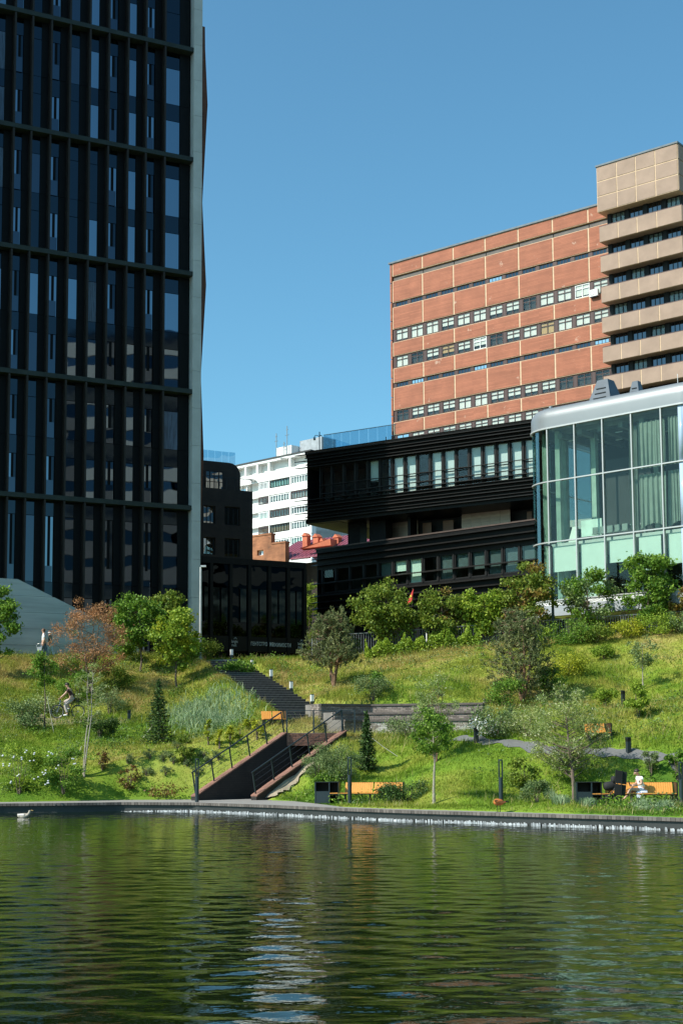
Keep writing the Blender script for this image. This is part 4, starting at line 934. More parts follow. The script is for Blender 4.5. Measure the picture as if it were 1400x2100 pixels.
# ------------------------------------------------------------------ glass hall on the right
o = P(1124, 1000, 84.0); GH = Frame(o.x, o.y, 9.3, R(-42.2))
gh = thing('glass_hall', 'curved glass hall with a silver rounded cornice and pale blinds', 'hall', GH.o, GH.a)
mx = [GH.x(p, 1000) for p in (1124, 1181, 1238, 1297, 1358.5)]; sp_ = (mx[4] - mx[0]) / 4; mx = [sp_ * k for k in range(0, 6)]
xr = sp_ * 4.55
zc1, zc0 = GH.z(1124, 838), GH.z(1124, 879); zm1, zm2, zbt, zpl = GH.z(1131, 987), GH.z(1131, 1112), GH.z(1131, 1232), GH.z(1131, 1264)
RAD = 1.5
def plan(off=0.0):
    """plan curve of the hall's skin: round left corner, straight front, round right corner"""
    pts = []
    for t in np.linspace(0, 1, 9): a = math.pi / 2 * t; pts.append((-RAD * 1.25 * math.sin(math.pi / 2 - a) * 1.0 - .0 + off * -math.cos(a), RAD * (1 - math.sin(a)) - off * math.sin(a)))
    for x in np.linspace(0, xr, 12)[1:]: pts.append((x, -off))
    for t in np.linspace(0, 1, 9)[1:]: a = math.pi / 2 * t; pts.append((xr + (RAD + off) * math.sin(a), RAD - (RAD + off) * math.cos(a)))
    left = [(pts[0][0], y) for y in (9.0, 5.5, 3.0)]; right = [(pts[-1][0], y) for y in (3.0, 6.0, 9.0)]
    return left + pts + right
def skin_strip(name, z0, z1, off, thick, mat):
    a = plan(off); c = plan(off - thick); b = MB()
    for i in range(len(a) - 1): b.hexa([(*a[i], z0), (*a[i + 1], z0), (*c[i + 1], z0), (*c[i], z0), (*a[i], z1), (*a[i + 1], z1), (*c[i + 1], z1), (*c[i], z1)])
    return b.build(name, mat, gh)
rows_ = [(zbt, zm2), (zm2, zm1), (zm1, zc0)]
for (z0, z1) in rows_:
    A_ = plan(0); segs = []; ix = [i for i, p in enumerate(A_)]
    # panes: left side, left corner, one per bay, right corner
    b = MB()
    for i in range(0, 11): b.hexa([(*A_[i], z0 + .03), (*A_[i + 1], z0 + .03), (*plan(-.03)[i + 1], z0 + .03), (*plan(-.03)[i], z0 + .03), (*A_[i], z1 - .03), (*A_[i + 1], z1 - .03), (*plan(-.03)[i + 1], z1 - .03), (*plan(-.03)[i], z1 - .03)])
    b.build('curved_pane', pane_corner, gh)
    for k in range(5): box('pane', (mx[k] + .02) if k else .0, min(mx[k + 1], xr) - .02, 0, .03, z0 + .03, z1 - .03, pane_green, gh)
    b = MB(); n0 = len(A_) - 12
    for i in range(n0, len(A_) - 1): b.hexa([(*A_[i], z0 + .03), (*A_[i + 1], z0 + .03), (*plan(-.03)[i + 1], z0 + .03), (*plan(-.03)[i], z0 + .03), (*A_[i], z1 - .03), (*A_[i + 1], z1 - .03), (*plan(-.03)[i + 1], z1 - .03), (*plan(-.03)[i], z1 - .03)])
    b.build('curved_pane', pane_painted_sky, gh, True)
    for k in range(5): box('mullion', mx[k] - .035, mx[k] + .035, -.09, .10, z0 + .035, z1 - .035, mullion_m, gh)
    A2 = plan(0)[3]; 
for z in (zm1, zm2, zbt): skin_strip('transom', z - .035, z + .035, .08, .16, mullion_m)
skin_strip('transom', zc0 - .03, zc0 + .06, .12, .2, mullion_m)
# silver cornice: quarter round section swept along the plan
prof = [(.06, zc0 + .065)] + [(.06 - .55 * (1 - math.cos(t)), zc0 + .62 + (zc1 + .12 - zc0 - .62) * math.sin(t)) for t in np.linspace(0, math.pi / 2, 8)] + [(-2.2, zc1 + .14)]
V = []; Fq = []; rings = [[(*p, z) for p in plan(off)] for off, z in prof]; npn = len(rings[0])
for r_ in rings: V += r_
for i in range(len(rings) - 1):
    for j in range(npn - 1): Fq.append((i * npn + j, i * npn + j + 1, (i + 1) * npn + j + 1, (i + 1) * npn + j))
cm_ = np_mesh('cornice', V, Fq, silver, gh); cm_.data.polygons.foreach_set('use_smooth', [True] * len(cm_.data.polygons))
for k in range(5):                                                # cornice joints
    b = MB(); 
    for (o0, z0), (o1, z1) in zip(prof[:-1], prof[1:-0]):
        b.hexa([(mx[k] - .015, -o0 - .012, z0), (mx[k] + .015, -o0 - .012, z0), (mx[k] + .015, -o0 + .02, z0), (mx[k] - .015, -o0 + .02, z0), (mx[k] - .015, -o1 - .012, z1), (mx[k] + .015, -o1 - .012, z1), (mx[k] + .015, -o1 + .02, z1), (mx[k] - .015, -o1 + .02, z1)])
    b.build('cornice_joint', mullion_m, gh)
box('roof', -.6, xr + 1, 2.0, 9, zc1 - .25, zc1 - .05, slab_white, gh)
skin_strip('floor_edge', zbt - .30, zbt - .04, .02, .6, slab_white); skin_strip('plinth_fascia', zpl, zbt - .31, .06, .5, M('fascia', (.34, .37, .40), .5, .2, var=.06), )
box('floor', -.5, xr + .9, .6, 9, zpl + .02, zbt - .31, slab_white, gh); box('mezzanine', -.2, xr + .6, .45, 9, zm2 - .22, zm2 - .05, slab_white, gh); box('back_wall', -.8, xr + 1.2, 6.0, 6.2, zpl, zc1 - .3, interior_dark, gh)
box('ceiling', -.4, xr + .8, .5, 6, zc0 + .1, zc0 + .2, M('ceil_m', (.35, .37, .36), .8), gh)
for k in range(5): box('duct', .2 + k * 1.4, .5 + k * 1.4, .8, 5.8, zc0 - .5, zc0 - .2, M('duct_m', (.25, .28, .27), .6), gh)
for k in range(4): box('ceiling_beam', -.3, xr + .5, 1.2 + k * 1.1, 1.4 + k * 1.1, zc0 - .2, zc0 + .09, MATS['duct_m'], gh)
for k in range(6): piece('tube_light', (.45, .08, .05), (.5 + k * 1.1, 1.5 + (k % 3) * .9, zc0 - .6), white_light, gh)
for k, (x, y) in enumerate(((-1.15, 1.1), (-.75, 2.6), (-.15, 1.0), (mx[1] - .3, 2.2), (mx[3] + .1, 2.2))): box('column', x, x + .32, y, y + .32, zbt, zc0, M('col_pale', (.42, .52, .46), .7), gh)
box('dark_partition', mx[1] + .35, mx[2] + 1.5, 2.8, 2.9, zm2, zm1 + 1.4, M('partition_dark', (.05, .05, .055), .8), gh)
def drape(x0, x1, z0, z1, y, name='curtain', mat=curtain_grey, lift=0.0, seed=1):
    n = 70; V = []; Fq = []; rg = random.Random(seed); ph = [rg.uniform(0, 6) for _ in range(3)]
    for i in range(n + 1):
        s = i / n; x = x0 + (x1 - x0) * s; dd = .085 * math.sin(s * 34 + ph[0]) + .05 * math.sin(s * 71 + ph[1])
        for j in range(7):
            t = j / 6; V.append((x + .05 * (1 - t) * math.sin(s * 9 + ph[2]), y + dd * (1 - .55 * t), z0 + lift * math.sin(s * 3.1) * (1 - t) + (z1 - z0 - lift * math.sin(s * 3.1) * (1 - t)) * t))
    for i in range(n):
        for j in range(6): Fq.append((i * 7 + j, (i + 1) * 7 + j, (i + 1) * 7 + j + 1, i * 7 + j + 1))
    ob = np_mesh(name, V, Fq, mat, gh); ob.data.polygons.foreach_set('use_smooth', [True] * len(Fq)); return ob
drape(mx[3] + .18, mx[4] - .06, zm1 - .0, zc0 - .55, .42, seed=2); drape(mx[4] + .15, xr + .2, zm1, zc0 - .5, .42, seed=3)
drape(mx[3] + .10, mx[4] - .04, zm2 + .1, zm1 - .35, .45, lift=.35, seed=4); drape(mx[4] + .12, xr + .2, zm2 + .1, zm1 - .35, .45, lift=.3, seed=5)
drape(mx[2] + 1.35, mx[3] - .05, zm2 + .1, zc0 - .6, .7, seed=6)
hb = zm2 - zbt
for x0, x1, fr in ((-.4, mx[1] - .1, .48), (mx[1] + .10, mx[2] - .08, 1.0), (mx[2] + .1, mx[3] - .08, .42), (mx[3] + .15, mx[4] - .35, .62), (mx[4] + .1, xr, .55)):
    box('roller_blind', x0, x1, .22, .235, zm2 - .25 - (hb - .3) * fr, zm2 - .26, blind_mint, gh)
def table(x, y, z, w=1.2):
    box('table', x, x + w, y, y + .6, z + .7, z + .74, white_light, gh)
    for a in (.05, w - .1): box('table_leg', x + a, x + a + .05, y + .27, y + .32, z, z + .7, grey_metal, gh)
table(mx[3] - 1.1, 1.4, zm2, .9); table(mx[2] + .3, 1.2, zbt, 1.3); table(mx[1] - 1.2, 1.3, zbt, 1.0)
box('whiteboard', mx[1] - .65, mx[1] + .78, 1.5, 1.54, zm2 + .35, zm2 + 1.35, M('board_mint', (.7, .8, .74), .6), gh)
MB().hexa([(mx[0] + .65, 1.0, zm2), (mx[0] + 1.2, 1.0, zm2), (mx[0] + 1.2, 1.05, zm2), (mx[0] + .65, 1.05, zm2), (mx[0] + .78, 1.3, zm2 + 1.0), (mx[0] + 1.0, 1.3, zm2 + 1.0), (mx[0] + 1.0, 1.34, zm2 + 1.0), (mx[0] + .78, 1.34, zm2 + 1.0)]).build('easel', grey_metal, gh)
for k in range(5):
    x = mx[1] + .45 + k * .5; box('chair_back', x, x + .36, 1.0, 1.05, zm2 + .35, zm2 + .75, MATS['duct_m'], gh); box('chair_seat', x, x + .36, .9, 1.2, zm2 + .33, zm2 + .36, MATS['duct_m'], gh)
for k in range(5): x = .4 + k * 1.9; MB().tube([(x, 1.2, 0), (x, 1.2, zpl)], .16, 10).build('stilt', M('stilt_m', (.4, .4, .4), .6), gh)
box('undercroft_wall', -.5, xr + 1, 5.0, 5.2, -.5, zpl - .01, interior_dark, gh)
for px, py, s, lab in ((1241, 789, 1.0, 'large slate grey pyramid roof vent on the glass hall'), (1304, 786, .5, 'small slate grey roof vent behind the cornice of the glass hall')):
    x, z = GH.hit(px, py, 4.0); t = thing('roof_vent', lab, 'roof vent', GH.o + GH.u * x + GH.v * 4.0 + Vector((0, 0, zc1 - .05)), GH.a, 'roof vents on the glass hall')
    zz_ = z - zc1 + .30 * s; w = 1.05 * s
    vm = M('vent_slate', (.060, .085, .110), .6, 0)
    MB().hexa([(-w, -w, 0), (w, -w, 0), (w, w, 0), (-w, w, 0), (-w * .35, -w * .35, zz_), (w * .35, -w * .35, zz_), (w * .35, w * .35, zz_), (-w * .35, w * .35, zz_)]).build('hood', vm, t)
    for j in range(3): zz2 = zz_ * (.45 + .14 * j); q = w * (1 - .65 * (zz2 / zz_)); box('louvre', -q * .6, q * .6, -q - .04, -q + .05, zz2, zz2 + .05, black_metal, t)
x, z = GH.hit(1388, 765, 2.5); t = thing('lightning_rod', 'thin white rod standing on the glass hall roof', 'rod', GH.o + GH.u * x + GH.v * 2.5 + Vector((0, 0, zc1 - .03)), GH.a); MB().tube([(0, 0, 0), (0, 0, 1.3)], .018, 5).build('rod', white_light, t); box('foot', -.1, .1, -.1, .1, 0, .12, white_light, t)
x, z = GH.hit(1127, 790, 5.0); t = thing('roof_flue', 'slim grey flue pipe behind the left end of the silver cornice', 'flue', GH.o + GH.u * x + GH.v * 5.0 + Vector((0, 0, zc1 - .05)), GH.a); MB().tube([(0, 0, 0), (0, 0, 1.5)], .08, 8).build('pipe', grey_metal, t); MB().tube([(0, 0, 1.5), (0, 0, 1.62)], .11, 8).build('cap', grey_metal, t)
# ------------------------------------------------------------------ beige block across the pond, seen only in the tower's glass
ob_ = thing('beige_office_block', 'pale beige office block across the pond mirrored in the dark tower glass', 'office building', (72, 24, 0), R(231))
bw = M('beige_wall', (.36, .33, .29), .85, var=.1, scale=.3)
box('core', -26, 26, .4, 14, 0, 60, bw, ob_)
for k in range(17): box('spandrel_band', -26, 26, 0, .39, 1 + k * 3.5, 2.9 + k * 3.5, bw, ob_); box('window_band', -25.5, 25.5, .2, .38, 2.95 + k * 3.5, 4.45 + k * 3.5, glass_mid, ob_)
# ------------------------------------------------------------------ vegetation
def leaf_cloud(name, C, size, asp, mat, parent, rng, dirs=None, up=.4, tri=False):
    """many small leaf-sized faces: C centres, size lengths, asp width share"""
    n = len(C)
    nrm = rng.normal(size=(n, 3)); nrm[:, 2] += up * 1.6; nrm /= np.linalg.norm(nrm, axis=1)[:, None]
    d = rng.normal(size=(n, 3)) if dirs is None else dirs + rng.normal(size=(n, 3)) * .25
    d -= nrm * (d * nrm).sum(1)[:, None]; d /= np.linalg.norm(d, axis=1)[:, None] + 1e-9
    s = np.cross(nrm, d); sz = np.broadcast_to(np.asarray(size), (n,)) * rng.uniform(.65, 1.3, n)
    a = d * sz[:, None] * .5; b = s * (sz * asp)[:, None] * .5
    if tri:
        V = np.stack([C - a - b, C - a + b, C + a], 1).reshape(-1, 3); return np_mesh(name, V, np.arange(3 * n).reshape(n, 3), mat, parent, True)
    fold = nrm * (sz * .10)[:, None]
    V = np.stack([C - a, C + b + fold, C + a, C - b + fold], 1).reshape(-1, 3)
    return np_mesh(name, V, np.arange(4 * n).reshape(n, 4), mat, parent)
def at_px(px, py): return G(px, py)
def tree(name, label, base, H, cr, mat, bark_m=bark, seed=1, n=3200, clumps=46, size=.11, asp=.6, r=.06, stems=1, group=None, crown_z=(.3, 1.0), off=(0, 0), tight=.30, bare=.15, cat='tree', shape='egg', up=.4, extra=None, limbs=.7, lean=0.0):
    """trunk with limbs reaching its leaf clumps; crown of loose clumps with gaps"""
    rng = np.random.default_rng(seed); t = thing(name, label, cat, tuple(base), 0, group)
    z0, z1 = H * crown_z[0], H * crown_z[1]; cz = (z0 + z1) / 2; rz = (z1 - z0) / 2
    p = rng.normal(size=(clumps, 3)); p /= np.linalg.norm(p, axis=1)[:, None]; p *= rng.uniform(.25, 1, clumps)[:, None] ** .55
    h = (p[:, 2] + 1) / 2
    w = {'egg': np.sin(np.pi * np.clip(h * .86 + .1, 0, 1)) ** .25 * .4 + .6, 'cone': 1.15 - h * .95, 'vase': .55 + h * .55, 'round': np.ones_like(h)}[shape]
    ccs = np.stack([p[:, 0] * cr * w + off[0], p[:, 1] * cr * w * .9 + off[1], cz + p[:, 2] * rz], 1)
    ccs[:, 0] += lean * (ccs[:, 2] / H)
    cs = tight * cr * rng.uniform(.55, 1.15, clumps)
    cid = rng.choice(clumps, n, p=(cs ** 2) / (cs ** 2).sum())
    C = ccs[cid] + rng.normal(size=(n, 3)) * (cs[cid] * .5)[:, None] * np.array([1, 1, .72])
    C[:, 2] = np.maximum(C[:, 2], .03)
    mk = leaf_cloud('crown', C, size, asp, mat, t, rng, up=up)
    if extra:
        m2, share = extra; k = rng.random(clumps) < share; sel = k[cid]
        bpy.data.objects.remove(mk); leaf_cloud('crown', C[~sel], size, asp, mat, t, rng, up=up)
        if sel.any(): leaf_cloud('crown', C[sel], size, asp, m2, t, rng, up=up)
    b = MB()
    for s in range(stems):
        a = 2 * math.pi * s / stems + seed; sp = 0 if stems == 1 else .12 * cr
        top = Vector((off[0] + sp * 2.2 * math.cos(a) + lean * .8, off[1] + sp * 2.2 * math.sin(a), z0 + (z1 - z0) * .72)); path = []
        for i in range(6):
            f = i / 5; q = Vector((sp * .3 * math.cos(a), sp * .3 * math.sin(a), -.12)).lerp(top, f); q += Vector((rng.normal() * .02, rng.normal() * .02, 0)) * H * .35 * (f > 0); path.append(q)
        b.tube(path, [r * (1.25 if i == 0 else 1) * (1 - .78 * i / 5) for i in range(6)], 7)
        for c in ccs[s::stems]:
            if rng.random() > limbs: continue
            f = min(.97, max(.12, (c[2] - .45 * np.hypot(c[0] - off[0], c[1] - off[1])) / max(top.z, .1))); i = min(4, int(f * 5)); q0 = path[i].lerp(path[i + 1], f * 5 - i); q1 = Vector(c); m_ = q0.lerp(q1, .5) + Vector((0, 0, -.06 * (q1 - q0).length)); rr_ = max(.006, r * (1 - .75 * f) * .42)
            b.tube([q0, m_, q1], [rr_, rr_ * .7, rr_ * .3], 4, False)
    b.build('trunk', bark_m, t); return t
def spruce(label, base, H, rad, seed, mat=leaf_spruce, group=None):
    rng = np.random.default_rng(seed); t = thing('spruce_tree', label, 'spruce', tuple(base), 0, group); C = []; Dr = []; b = MB()
    b.tube([(0, 0, -.1), (0, 0, H * .5), (.02, 0, H)], [.05 * H / 3, .03 * H / 3, .006], 6); z = H * .05
    while z < H * .97:
        f = z / H; L0 = rad * (1 - f) ** .85 * rng.uniform(.82, 1.12) + .05; nb = 9 if f < .7 else 6; ph = rng.uniform(0, 6)
        for k in range(nb):
            a = ph + 2 * math.pi * k / nb + rng.normal() * .15; ln = L0 * rng.uniform(.72, 1.12); e = np.array([math.cos(a), math.sin(a), 0])
            b.tube([(0, 0, z), tuple(e * ln * .6 + np.array([0, 0, z - .10 * ln])), tuple(e * ln + np.array([0, 0, z - .02 * ln]))], [.012, .008, .003], 3, False)
            m = int(10 + ln * 26); s = rng.uniform(.12, 1, m); side = rng.normal(size=m) * .17 * ln * (1.1 - s)
            pp = e[None] * (s * ln)[:, None] + np.stack([-np.sin(a) * side, np.cos(a) * side, z - .14 * ln * np.sin(s * 2.6) + rng.normal(size=m) * .03], 1)
            C.append(pp); Dr.append(np.repeat(e[None] + [[0, 0, .15]], m, 0))
        z += H * .043 * rng.uniform(.85, 1.15)
    C.append(np.stack([rng.normal(size=60) * .03, rng.normal(size=60) * .03, H * rng.uniform(.9, 1.03, 60)], 1)); Dr.append(np.repeat([[0, 0, 1.0]], 60, 0))
    leaf_cloud('crown', np.concatenate(C), .13, .34, mat, t, rng, np.concatenate(Dr), up=.6); b.build('trunk', bark, t); return t
def pine(label, base, H, rad, seed, stems=3, n_sh=420, group=None, mat=leaf_pine, zlo=.22, gap=.0):
    """pine: bare forked reddish trunk, shoots tipped with needle brushes"""
    rng = np.random.default_rng(seed); t = thing('pine_tree', label, 'pine', tuple(base), 0, group); b = MB(); C = []; Dr = []; paths = []
    for s in range(stems):
        a = 2 * math.pi * s / stems + seed; tp = Vector((rad * .42 * math.cos(a), rad * .42 * math.sin(a), H * rng.uniform(.78, .92))) if stems > 1 else Vector((0, 0, H))
        pth = [Vector((0, 0, -.1)).lerp(tp, i / 5) + Vector((rng.normal() * .05, rng.normal() * .05, 0)) * (i > 0) for i in range(6)]; paths.append(pth)
        b.tube(pth, [.062 * (1 - .8 * i / 5) * H / 4 for i in range(6)], 7)
    for k in range(n_sh):
        pth = paths[k % stems]; f = rng.uniform(zlo, 1.0); i = min(4, int(f * 5)); q0 = pth[i].lerp(pth[i + 1], f * 5 - i); a = rng.uniform(0, 2 * math.pi)
        rr_ = rad * (1.0 - max(0, (f - .45)) * 1.25) * rng.uniform(.35, 1.05) ** .6 * (.72 + .28 * math.sin(a * 3 + seed) ); tip = Vector((math.cos(a) * rr_, math.sin(a) * rr_, q0.z * .99 + rr_ * .30 + rng.normal() * .12)); tip.x += q0.x * .5; tip.y += q0.y * .5
        if k % 3 == 0: b.tube([q0, q0.lerp(tip, .55) + Vector((0, 0, -.04)), tip], [.016, .010, .004], 3, False)
        d = np.array((tip - q0).normalized()) + [0, 0, .7]; d /= np.linalg.norm(d); m = 15
        dd = d[None] * .75 + rng.normal(size=(m, 3)) * .62; dd /= np.linalg.norm(dd, axis=1)[:, None]; base_ = np.array(tip)[None] - d[None] * rng.uniform(0, .22, m)[:, None]
        C.append(base_ + dd * .07); Dr.append(dd)
    leaf_cloud('crown', np.concatenate(C), .18, .20, mat, t, rng, np.concatenate(Dr) * 4, up=0); b.build('trunk', bark_pine, t); return t
def bush(label, base, H, rad, mat, seed, n=900, size=.09, asp=.6, name='shrub', cat='shrub', group=None, clumps=16, zlo=.05, up=.4, tight=.42, shape='round', extra=None, bark_m=bark, stems=4):
    return tree(name, label, base, H * 1.08, rad * 1.08, mat, bark_m, seed, int(n * 1.9), clumps, size * 1.12, asp, .022, stems, group, (zlo, 1.0), (0, 0), tight, 0, cat, shape, up, extra, .6)
def tuft(label, base, H, rad, mat, seed, n=260, w=.03, name='grass_clump', cat='grass clump', group=None, spread=.55):
    rng = np.random.default_rng(seed); t = thing(name, label, cat, tuple(base), 0, group); a = rng.uniform(0, 6.28, n); r = rad * np.sqrt(rng.random(n)); x, y = r * np.cos(a), r * np.sin(a)
    zb = np.array([tz(base.x + p, base.y + q) - base.z for p, q in zip(x, y)]); h = H * rng.uniform(.5, 1.05, n); le = rng.normal(size=(n, 2)) * spread * h[:, None] * .5; V = []; Fq = []
    b0 = np.stack([x, y, zb - .02], 1); wv = np.stack([np.cos(a + 1.2), np.sin(a + 1.2), np.zeros(n)], 1) * w / 2; mid = b0 + np.stack([le[:, 0] * .35, le[:, 1] * .35, h * .6], 1); tip = b0 + np.stack([le[:, 0], le[:, 1], h], 1)
    V = np.stack([b0 - wv, b0 + wv, mid + wv * .8, mid - wv * .8, mid - wv * .8, mid + wv * .8, tip + wv * .1, tip - wv * .1], 1).reshape(-1, 3)
    np_mesh('blades', V, np.arange(8 * n).reshape(-1, 4), mat, t); return t
def hpx(px_h, D): return px_h * D / F_PX
GB = 'maples behind the hill fence'
# --- maples along the crest fence (base px, top px, half width px, D) ---
def crest_tree(px, top, hw, D, label, mat, seed, n=4200, by=1318, name='maple_tree', cat='maple', group=GB, **k):
    b = P(px, by, D); b.z = tz(b.x, b.y); H = P(px, top, D).z - b.z; return tree(name, label, b, H * 1.02, hpx(hw, D) * 1.14, mat, bark, seed, int(n * 1.6), k.pop('clumps', 64), k.pop('size', .15), .8, .06, 1, group, k.pop('crown_z', (.16, 1.0)), cat=cat, tight=k.pop('tight', .27), **k)
crest_tree(792, 1186, 56, 81.5, 'broad yellow green maple nearest the dark pine, red flag beside its top', leaf_maple, 21, 5200)
crest_tree(905, 1208, 54, 81.0, 'olive maple under the window of the black building, right of the flag', leaf_maple, 22, 4600, extra=(leaf_bronze, .12))
crest_tree(992, 1202, 42, 80.5, 'bright green maple left of the bronze tipped maple', leaf_lime, 23, 4000)
crest_tree(1082, 1160, 54, 80.0, 'tall maple with bronze upper leaves beside the dark street lamp', leaf_maple, 24, 5600, extra=(leaf_bronze, .3))
crest_tree(1206, 1168, 54, 79.5, 'thin grey green tree right of the dark street lamp, before the glass hall', leaf_green, 25, 3600, tight=.24, name='slender_tree', cat='tree', group='trees before the glass hall', extra=(leaf_sage, .4))
crest_tree(1330, 1128, 54, 78.5, 'tall leafy tree before the pale blinds of the glass hall', leaf_green, 26, 5200, name='leafy_tree', cat='tree', group='trees before the glass hall', tight=.26)
crest_tree(1412, 1205, 34, 78.0, 'sparse tree cut by the right picture edge before the glass hall', leaf_bronze, 27, 1500, name='sparse_tree', cat='tree', group='trees before the glass hall', tight=.22)
t = P(635, 1300, 103); t.z = 8.8; tree('street_tree', 'bright green tree in the gap between the pavilion and the louvred building', t, 6.4, 1.25, leaf_lime, seed=28, n=6000, size=.14, crown_z=(.1, 1), clumps=40)
# --- left side crest trees ---
crest_tree(287, 1212, 50, 80, 'green maple with a thin pale trunk against the dark tower foot', leaf_green, 31, 4200, by=1386, group='trees at the tower foot', crown_z=(.30, 1))
b = P(286, 1386, 76); 
crest_tree(335, 1206, 42, 81.5, 'tall olive tree behind the lime maple at the tower foot', leaf_maple, 32, 3400, by=1350, group='trees at the tower foot', crown_z=(.2, 1))
crest_tree(362, 1246, 46, 77, 'lime green maple in front of the grey tower pier', leaf_lime, 33, 4000, by=1392, group='trees at the tower foot', crown_z=(.2, 1), extra=(leaf_yellow, .2))
crest_tree(-2, 1200, 40, 77, 'leafy tree at the left picture edge before the concrete wall', leaf_green, 34, 3600, by=1340, name='leafy_tree', cat='tree', group='trees at the tower foot', crown_z=(.2, 1))
b = G(186, 1420); tree('rusty_tree', 'wide rust brown tree with dry feathery foliage below the concrete wall', b, hpx(196, b.y), hpx(84, b.y), leaf_rust, bark, 35, 9500, 90, .115, .36, .07, 3, None, (.12, 1.0), tight=.20, shape='egg', limbs=.95, extra=(leaf_sage, .05))
b = G(92, 1494); tree('young_tree', 'slim young tree with a small green crown left of the cyclist', b, hpx(162, b.y), hpx(29, b.y), leaf_green, bark, 36, 2600, 26, .11, .6, .045, 1, 'young staked trees', (.52, 1.0), tight=.36, shape='egg')
b = G(172, 1592); tree('young_tree', 'tall thin pale trunk with sparse willow leaves right of the cyclist', b, hpx(250, b.y), hpx(34, b.y), leaf_willow, bark_pale, 37, 1500, 40, .10, .3, .04, 2, 'young staked trees', (.42, 1.0), off=(.28, 0), tight=.22, limbs=.9)
for px, py, qx, qy, lab in ((97, 1428, 111, 1503, 'pale guy rope from the slim young tree to the grass'), (168, 1530, 155, 1562, 'pale guy rope beside the thin willow trunk'), (755, 1508, 815, 1552, 'pale guy rope running right from the small spruce'), (318, 1480, 288, 1520, 'pale guy rope left of the larger spruce')):
    c = G(qx, qy); a = P(px, py, c.y + .2); MBo = MB().tube([a, a.lerp(c, .5) + Vector((0, 0, -.03)), c], .012, 4).build('guy_rope', M('rope_m', (.5, .47, .38), .9)); tag(MBo, lab, 'rope', 'guy ropes of the young trees')
spruce('dense dark spruce standing alone on the left slope', G(325, 1524), hpx(132, 63), hpx(37, 63), 41, group='spruces on the slope')
spruce('small narrow spruce between the passage and the bench', G(752, 1580), hpx(116, 58), hpx(23, 58), 42, group='spruces on the slope')
pine('round grey green pine with a forked reddish trunk right of the stair', G(685, 1410), hpx(178, 74), hpx(72, 74), 43, 4, 1000, 'pines on the hill', zlo=.3)
pine('loose wide pine with a tall thin leader above the willow', G(1070, 1440), hpx(206, 68), hpx(84, 68), 44, 4, 760, 'pines on the hill', zlo=.12)
b = G(1318, 1414); tree('young_birch', 'young birch with a bare lower trunk on the right slope', b, hpx(116, b.y), hpx(36, b.y), leaf_sage, bark_pale, 45, 1500, 34, .09, .6, .04, 1, None, (.36, 1), tight=.26)
b = G(890, 1650); tree('young_tree', 'small tree with a low leafy crown and a bare trunk by the promenade', b, hpx(196, b.y), hpx(50, b.y), leaf_green, bark_pale, 46, 4800, 50, .085, .62, .055, 1, 'young staked trees', (.48, 1), tight=.27, limbs=.6)
b = G(893, 1562); tree('willow_shrub', 'airy upright willow with brown stems behind the leafy young tree', b, hpx(178, b.y), hpx(56, b.y), leaf_willow, bark_pine, 47, 5200, 80, .095, .26, .03, 6, None, (.2, 1), tight=.19, shape='vase', limbs=1.0)
b = G(1177, 1647); tree('silver_willow', 'large silvery willow crown on a dark trunk beside the bench', b, hpx(238, b.y), hpx(88, b.y), leaf_willow, bark, 48, 9500, 110, .105, .28, .08, 1, None, (.24, 1.0), tight=.20, shape='egg', limbs=.8, off=(-.05, 1.1))
